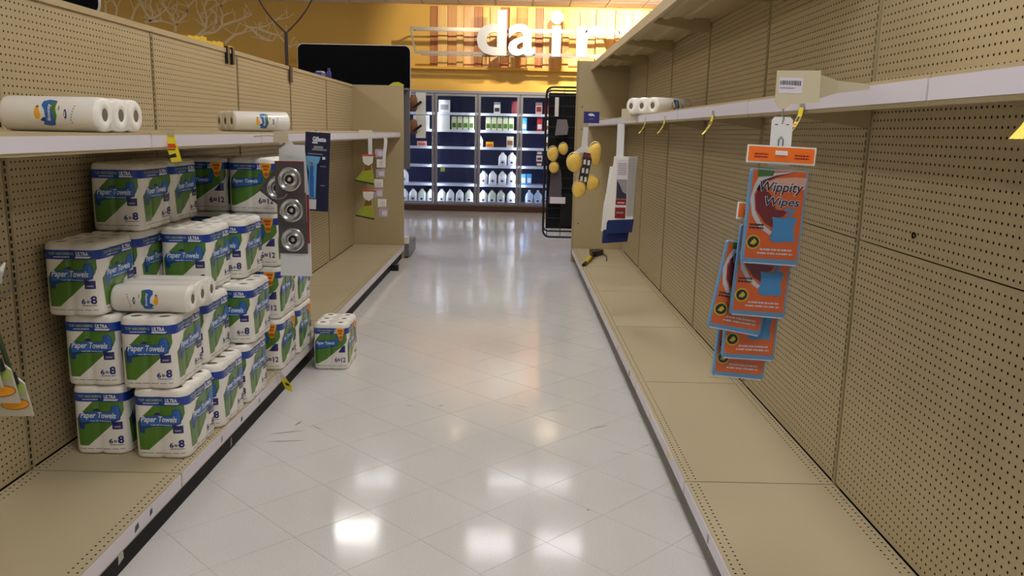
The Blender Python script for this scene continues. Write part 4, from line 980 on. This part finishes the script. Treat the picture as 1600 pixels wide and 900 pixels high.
# endcap behind the left run
t = empty('endcap_display', (-1.45, 9.3, 0), 0, 'grey endcap unit behind the left end panel, only its edge showing', 'display')
MB().box(-.30, .32, -.36, .25, .02, .155).build('base', grey_m, t)
MB().box(-.28, .30, -.30, .2, 0, .02).build('plinth', black_m, t)
MB().box(-.27, .25, -.36, -.33, .16, 1.80).build('back_panel', tan, t)
MB().box(.25, .315, -.22, -.20, .96, 1.815).build('side_wing', grey_m, t)
MB().box(.215, .245, -.35, -.2, .80, 1.80).build('wing_post', grey_m, t)
MB().box(-.27, .30, -.33, .0, 1.79, 1.81).build('top_plate', grey_m, t)
for z, m in ((1.70, lil), (1.62, maroon_m), (1.52, lil), (1.44, maroon_m), (1.32, white_p), (1.17, lime_ink), (1.08, lil)):
    MB().box(.225, .262, -.362, -.340, z-.03, z+.028).build('small_package', m, t)
MB().box(.26, .31, -.34, -.25, .156, .225).build('white_packet', white_p, t)
t = tag(MB().prism([(-1.33, 1.811), (-1.21, 1.811), (-1.20, 1.85), (-1.245, 1.872), (-1.30, 1.865), (-1.34, 1.84)], 9.0, 9.12).build('yellow_bag', mat('lime_yellow_bag', (200, 206, 60), .4), None, True), 'lime yellow bag lying on top beyond the left end panel', 'bag')
for i, z in enumerate((1.745, 1.49)):
    t = empty('brush_pack', (-1.09, 9.42, z), 0, ['upper', 'lower'][i]+' brown and white carded brush hanging beside the grey wing', 'brush', 'carded brushes beside the grey wing')
    MB().box(-.02, .09, 0, .004, -.2, .04).build('white_card', white_p, t)
    mb = MB(); mb.lathe([(0, -.17), (.035, -.15), (.045, -.08), (.035, -.01), (0, .01)], 12, 0, (-.04, -.03, 0)); mb.build('bristles', brush_m, t)
    MB().tube([(-.04, -.06, -.13), (.05, -.07, -.06)], .014, 8).build('handle', black_m, t)
t = tag(MB().box(-1.20, -1.13, 8.09, 8.16, 0, .06).build('black_block', black_m), 'small black block on the floor beside the far left kick plate', 'block')

# black wire wing rack beyond the right end panel
t = empty('wire_rack', (.52, 9.15, .24), 0, 'tall black wire side rack hanging beyond the right end panel', 'rack')
def rr_loop(w_, h_, r_, z0=0):
    pts = []
    for cx, cz, a0 in ((w_/2-r_, r_, -PI/2), (w_/2-r_, h_-r_, 0), (-w_/2+r_, h_-r_, PI/2), (-w_/2+r_, r_, PI)):
        for k in range(5): a = a0+PI/2*k/4; pts.append((cx+r_*math.cos(a), 0, z0+cz+r_*math.sin(a)))
    return pts
MB().tube(rr_loop(.38, 1.62, .07), .011, 8, closed=True).build('frame', black_m, t)
MB().tube([(x, .14, z) for x, y, z in rr_loop(.38, 1.54, .06, .05)], .009, 8, closed=True).build('rear_frame', black_m, t)
for i in range(14): MB().tube([(-.185, 0, .1+i*.11), (.185, 0, .1+i*.11)], .004, 6).build('wire', black_m, t)
for x in (-.15, 0, .15): MB().tube([(x, .0, .02), (x, .0, 1.6)], .004, 6).build('upright_wire', black_m, t)
MB().box(-.16, .185, .05, .12, .09, 1.56).build('back_sheet', black_cloth, t)
for x in (.16,): MB().box(x-.01, x+.03, -.201, .0, 1.3, 1.33).build('bracket_arm', black_m, t); MB().box(x-.01, x+.03, -.2, 0, .4, .43).build('bracket_arm', black_m, t)
grey_cl = mat('grey_cloth', (132, 124, 128), .9)
for i, (x, z0, z1, m, l) in enumerate([(.45, .62, .99, mat('dark_grey_cloth', (92, 84, 90), .9), 'grey folded cloth hanging low on the black wire rack'), (.58, .36, .72, black_cloth, 'black cloth hanging lowest on the black wire rack'), (.50, 1.35, 1.52, grey_cl, 'grey tuft of cloth hanging high on the black wire rack')]):
    mb = MB(); mb.prism([(x-.07, z0), (x+.06, z0+.01), (x+.07, (z0+z1)/2), (x+.05, z1), (x-.05, z1), (x-.06, (z0+z1)/2)], 9.06, 9.12)
    tag(mb.build('hanging_cloth', m, None, True), l, 'cloth', 'cloths on the black rack')
tag(MB().box(.42, .46, 9.08, 9.10, 1.55, 1.75).build('white_tag', white_p), 'small white tag near the top of the black wire rack', 'tag')
tag(MB().box(.395, .56, 9.04, 9.058, .62, .69).build('pale_tag', label_w), 'pale label across the grey cloth on the black wire rack', 'label')
sponge((.408, 9.0, 1.16), .058, .078, 'yellow sponge, left of the three on the black wire rack', 'yellow sponges on the black rack'); sponge((.520, 9.03, 1.215), .050, .062, 'yellow sponge, upper right of the three on the black wire rack', 'yellow sponges on the black rack'); sponge((.425, 9.0, 1.015), .052, .06, 'yellow sponge, lowest of the three on the black wire rack', 'yellow sponges on the black rack')
# tool left on base deck
t = empty('hand_scraper', (.75, 7.9, .152), 0, 'black and yellow hand tool lying on the far right base shelf', 'tool')
MB().tube([(-.085, -.22, .012), (.0, .12, .020), (.06, .40, .03)], [.016, .018, .014], 8).build('handle', black_m, t)
MB().tube([(-.055, -.10, .017), (.012, .17, .028)], [.019, .020], 8).build('yellow_grip', mat('yellow_grip', (226, 206, 40), .5), t)
mb = MB(); mb.prism([(.05, .38), (.10, .42), (.19, .60), (.17, .64), (.05, .62), (.04, .58)], .002, .05, 0, 'z'); mb.build('head', black_m, t, True)
MB().tube([(.17, .62, .03), (.19, .30, .02), (.17, .12, .008)], .007, 6).build('blade_edge', kick_g, t)

# black boards over the left
def rboard(x0, x1, z0, z1, y, label, r_=.06):
    t = empty('black_board', ((x0+x1)/2, y, z0), 0, label, 'board', 'black header boards beyond the left run')
    W_, H_ = x1-x0, z1-z0; pts = [(x, z) for x, y_, z in rr_loop(W_, H_, r_)]
    mb = MB(); mb.prism(pts, 0, .04); mb.build('board', black_matt, t, True)
    pts = [(x*1.008, -.004+z*(1+.01/H_*1)) for x, z in pts]
    mb = MB(); mb.prism(pts, .012, .046); mb.build('pale_edge', label_w, t, True)
    for x in (-W_*.35, W_*.35): MB().box(x-.015, x+.015, .046, .07, 0 if z0 < 2.1 else H_-.02, H_+.6 if z0 > 2.1 else .1).build('post', black_m, t)
    return t
t = rboard(-2.53, -1.235, 1.72, 2.325, 9.9, 'wide black rounded board standing beyond the far end of the left run')
MB().box(-.5, .5, .07, .11, -1.72, .3).build('stand', black_m, t)
rboard(-3.75, -2.915, 2.13, 2.75, 6.0, 'black rounded board at the top left picture corner')
t = tag(MB().box(-1.735, -1.72, 2.76, 2.82, 1.832, 2.0).build('dark_bracket', black_m), 'dark bracket above the nearest left bay at the picture corner', 'bracket')

# ------------------------------------------------------------------ cooler
ck = empty('display_cooler', (0, 14.44, 0), 0, 'long glass-door dairy cooler with grey frames below the yellow wall', 'cooler')
FX = [-2.87, -2.125, -1.381, -.644, .075, .815, 1.55, 2.29]
MB().box(-2.95, 2.37, 0.0, .06, 2.0, 2.045).build('top_trim', alu_m, ck)
MB().box(-2.95, 2.37, .0, .05, .005, .10).build('kick', wood_b, ck)
MB().box(-2.95, 2.37, -.02, .05, .10, .13).build('bottom_rail', grey_m, ck)
MB().box(-2.95, 2.37, .80, .84, 0, 2.04).build('back_wall', navy_in, ck)
MB().box(-2.95, 2.37, .06, .80, 2.02, 2.04).build('interior_roof', navy_in, ck)
MB().box(-2.95, 2.37, .06, .80, .08, .12).build('interior_floor', cool_w, ck)
MB().box(-2.95, -2.93, .05, .80, .02, 2.02).build('side_wall', grey_m, ck); MB().box(2.35, 2.37, .05, .80, .02, 2.02).build('side_wall', grey_m, ck)
for x in FX: MB().box(x-.012, x+.012, .02, .06, .13, 2.0).build('mullion', grey_m, ck); MB().box(x-.008, x+.008, .064, .072, .15, 1.98).build('led_cover', led_m, ck)
SZ = [1.672, 1.385, 1.095, .780, .455]
for i in range(7):
    a, b = FX[i]+.014, FX[i+1]-.014; f = .035
    d = MB(); d.box(a, a+f, 0, .02, .135, 1.99); d.box(b-f, b, 0, .02, .135, 1.99); d.box(a+f, b-f, 0, .02, .135, .165); d.box(a+f, b-f, 0, .02, 1.955, 1.99)
    o = d.build('door', alu_m, ck)
    MB().box(a+f, b-f, .008, .012, .165, 1.955).build('glass_pane', glass_m, o)
    MB().tube([(b-f*.5, -.005, .9), (b-f*.5, -.035, .93), (b-f*.5, -.035, 1.25), (b-f*.5, -.005, 1.28)], .008, 8).build('handle', steel_m, o)
    for z in SZ:
        MB().box(a-.005, b+.005, .14, .70, z-.018, z).build('shelf', cool_w, ck)
        MB().box(a-.005, b+.005, .132, .14, z-.032, z+.012).build('price_rail', cool_w, ck)
dn = ['first', 'second', 'third', 'fourth']   # visible doors counted from the left
def jug(loc, label, m=milk_m, cap=None, grp='milk jugs in the cooler'):
    t = empty('milk_jug', loc, 0, label, 'milk', grp)
    MB().lathe([(0, 0), (.066, 0), (.072, .012), (.072, .13), (.062, .175), (.036, .21), (.020, .228), (.020, .240)], 16, 0, sq=5).build('body', m, t)
    MB().lathe([(.022, .232), (.022, .250), (0, .250)], 12).build('cap', cap or white_p, t)
    MB().tube([(.05, -.035, .19), (.066, -.05, .16), (.062, -.05, .10)], .010, 6).build('handle', m, t)
    MB().box(-.045, .045, -.076, -.0725, .03, .11).build('label', label_w, t)
    p = Print(); p.ell(0, .07, .022, .018, navy_p if m is not milk_m else dark_ink, 1, 12); p.build('label_print', [navy_p, dark_ink], t, flat_y(0, -.076, 0))
    return t
red_cap = mat('red_cap', (170, 40, 50), .4); grn = mat('pale_green_jug', (206, 214, 190), .4)
zb = .121
ja = None
def J(x, z, label, m=0):
    global ja
    key = ('w', 'g', 'b')[m]
    if key not in jugs: jugs[key] = jug((x, 14.66, z), label, [milk_m, grn, water_m][m], [navy_p, red_cap, white_p][m])
    else: dup(jugs[key], (x, 14.66, z), 0, label)
jugs = {}
pl = ['leftmost', 'second from left', 'third from left', 'rightmost']
for i, x in enumerate((-1.93, -1.775, -1.62, -1.465)): J(x, zb, 'jug on the cooler floor behind the first door, '+pl[i], 1 if i == 2 else 0)
for i, x in enumerate((-1.27, -1.12, -.955, -.79)): J(x, zb, 'jug on the cooler floor behind the second door, '+pl[i], 1 if i == 3 else 0)
for i, x in enumerate((-.54, -.385, -.23, -.055)): J(x, zb, 'jug on the cooler floor behind the third door, '+pl[i], 1 if i in (1, 2) else 0)
for i, x in enumerate((.27, .42, .57)): J(x, zb, 'pale blue jug on the cooler floor behind the fourth door, '+['leftmost', 'middle', 'rightmost'][i], 2)
for i, x in enumerate((-.54, -.38, -.21, -.05)): J(x, SZ[4]+.001, 'milk jug on the lowest cooler shelf behind the third door, '+pl[i])
for i, x in enumerate((-.21, -.05)): J(x, SZ[3]+.001, 'milk jug on the middle cooler shelf behind the third door, '+['left', 'right'][i]+' of two')
J(-1.93, SZ[4]+.001, 'milk jug on the lowest shelf at the left edge of the first door')
def carton(loc, w_, h_, m, label, d=.08, m2=None, gable=True, grp='cartons in the cooler'):
    t = empty('carton', loc, 0, label, 'carton', grp); a = w_/2
    hh = h_*.8 if gable else h_
    MB().box(-a, a, 0, d, 0, hh).build('body', m, t)
    if gable:
        mb = MB(); mb.prism([(0, hh), (d, hh), (d/2+.004, h_*.95), (d/2+.004, h_), (d/2-.004, h_), (d/2-.004, h_*.95)], -a, a, 0, 'x'); mb.build('gable', m, t, True)
    if m2: MB().box(-a*.75, a*.75, -.002, 0, hh*.25, hh*.65).build('label', m2, t)
    return t
cr = mat('cream_green_carton', (222, 226, 188), .5); bl = mat('bright_blue_carton', (70, 160, 220), .5); rd = mat('red_carton', (190, 50, 50), .5); br = mat('brown_bottle_label', (112, 52, 34), .5); dr = mat('dark_red_box', (120, 40, 46), .5); pk = mat('pink_carton', (226, 170, 160), .5)
CY2 = 14.60
s1, s2, s3, s4, s5 = [z+.001 for z in SZ]
carton((-1.23, CY2, s1), .19, .22, white_p, 'white box with dark marks on the top cooler shelf behind the second door', m2=grey_ink, gable=False)
carton((-.32, CY2, s1), .11, .2, white_p, 'white carton on the top cooler shelf behind the third door', m2=dark_ink)
carton((-.02, CY2, s1), .10, .22, dr, 'dark red box on the top cooler shelf behind the third door', gable=False)
carton((.40, CY2, s1), .11, .21, pk, 'pinkish box on the top cooler shelf behind the fourth door', m2=dr, gable=False)
carton((.55, CY2, s1), .10, .22, dr, 'dark red box on the top cooler shelf behind the fourth door', gable=False)
carton((-1.62, 14.555, s2-.02), .28, .26, white_p, 'large white sheet on the second cooler shelf behind the first door', d=.01, gable=False)
carton((-1.24, 14.555, s2-.03), .22, .28, white_p, 'large white sheet on the second cooler shelf behind the second door', d=.01, gable=False)
ca = None
for door, xs in (('second', (-1.06, -.96, -.86, -.76)), ('third', (-.47, -.37, -.27, -.17, -.07))):
    for i, x in enumerate(xs):
        lb = 'cream carton on the second cooler shelf behind the %s door, %s' % (door, ['leftmost', 'second from left', 'third from left', 'fourth from left', 'rightmost'][i if i < len(xs)-1 else 4])
        if ca is None: ca = carton((x, CY2, s2), .085, .235, cr, lb, m2=green_p)
        else: dup(ca, (x, CY2, s2), 0, lb)
carton((.155, CY2, s2), .085, .24, bl, 'blue and white carton on the second cooler shelf behind the fourth door', m2=white_p)
carton((.42, CY2, s2), .09, .24, rd, 'red carton on the second cooler shelf behind the fourth door', m2=white_p)
carton((.55, CY2, s2), .09, .2, cr, 'cream carton on the second cooler shelf behind the fourth door, beside a red one', m2=rd)
carton((-1.62, CY2, s3), .16, .09, pk, 'low pink and orange tub on the third cooler shelf behind the first door', m2=red_tag, gable=False)
jug((-.60, 14.64, s3), 'small white jug on the third cooler shelf behind the third door').scale = (.6, .6, .8)
carton((-.44, CY2, s3), .13, .10, yel_tag, 'yellow tub on the third cooler shelf behind the third door', m2=red_tag, gable=False)
carton((-.085, CY2, s3), .12, .20, plate_m, 'beige mixed pack on the third cooler shelf behind the third door', m2=brush_m, gable=False)
for i in range(3): carton((.43, CY2-.0, s4+.10*i if i else s4), .10, .098, [br, white_p, br, br][i], 'brown bottle-labelled pack behind the fourth door, '+['lowest', 'second from bottom', 'third from bottom', 'topmost'][i]+' in its pile', m2=[white_p, br, white_p, white_p][i], gable=False, grp='brown packs piled in the cooler')
carton((.57, CY2, s3), .10, .22, white_p, 'white and brown carton on the third cooler shelf behind the fourth door', m2=br)
carton((.16, CY2, s5), .085, .2, bl, 'blue pack on the lowest cooler shelf behind the fourth door, left', m2=white_p, gable=False); carton((.26, CY2, s5), .085, .2, bl, 'blue pack on the lowest cooler shelf behind the fourth door, right', m2=white_p, gable=False)
tag(MB().box(-1.275, -1.20, 14.425, 14.43, .68, .76).build('green_note', lime_ink), 'small lime note stuck on the second cooler door', 'note')
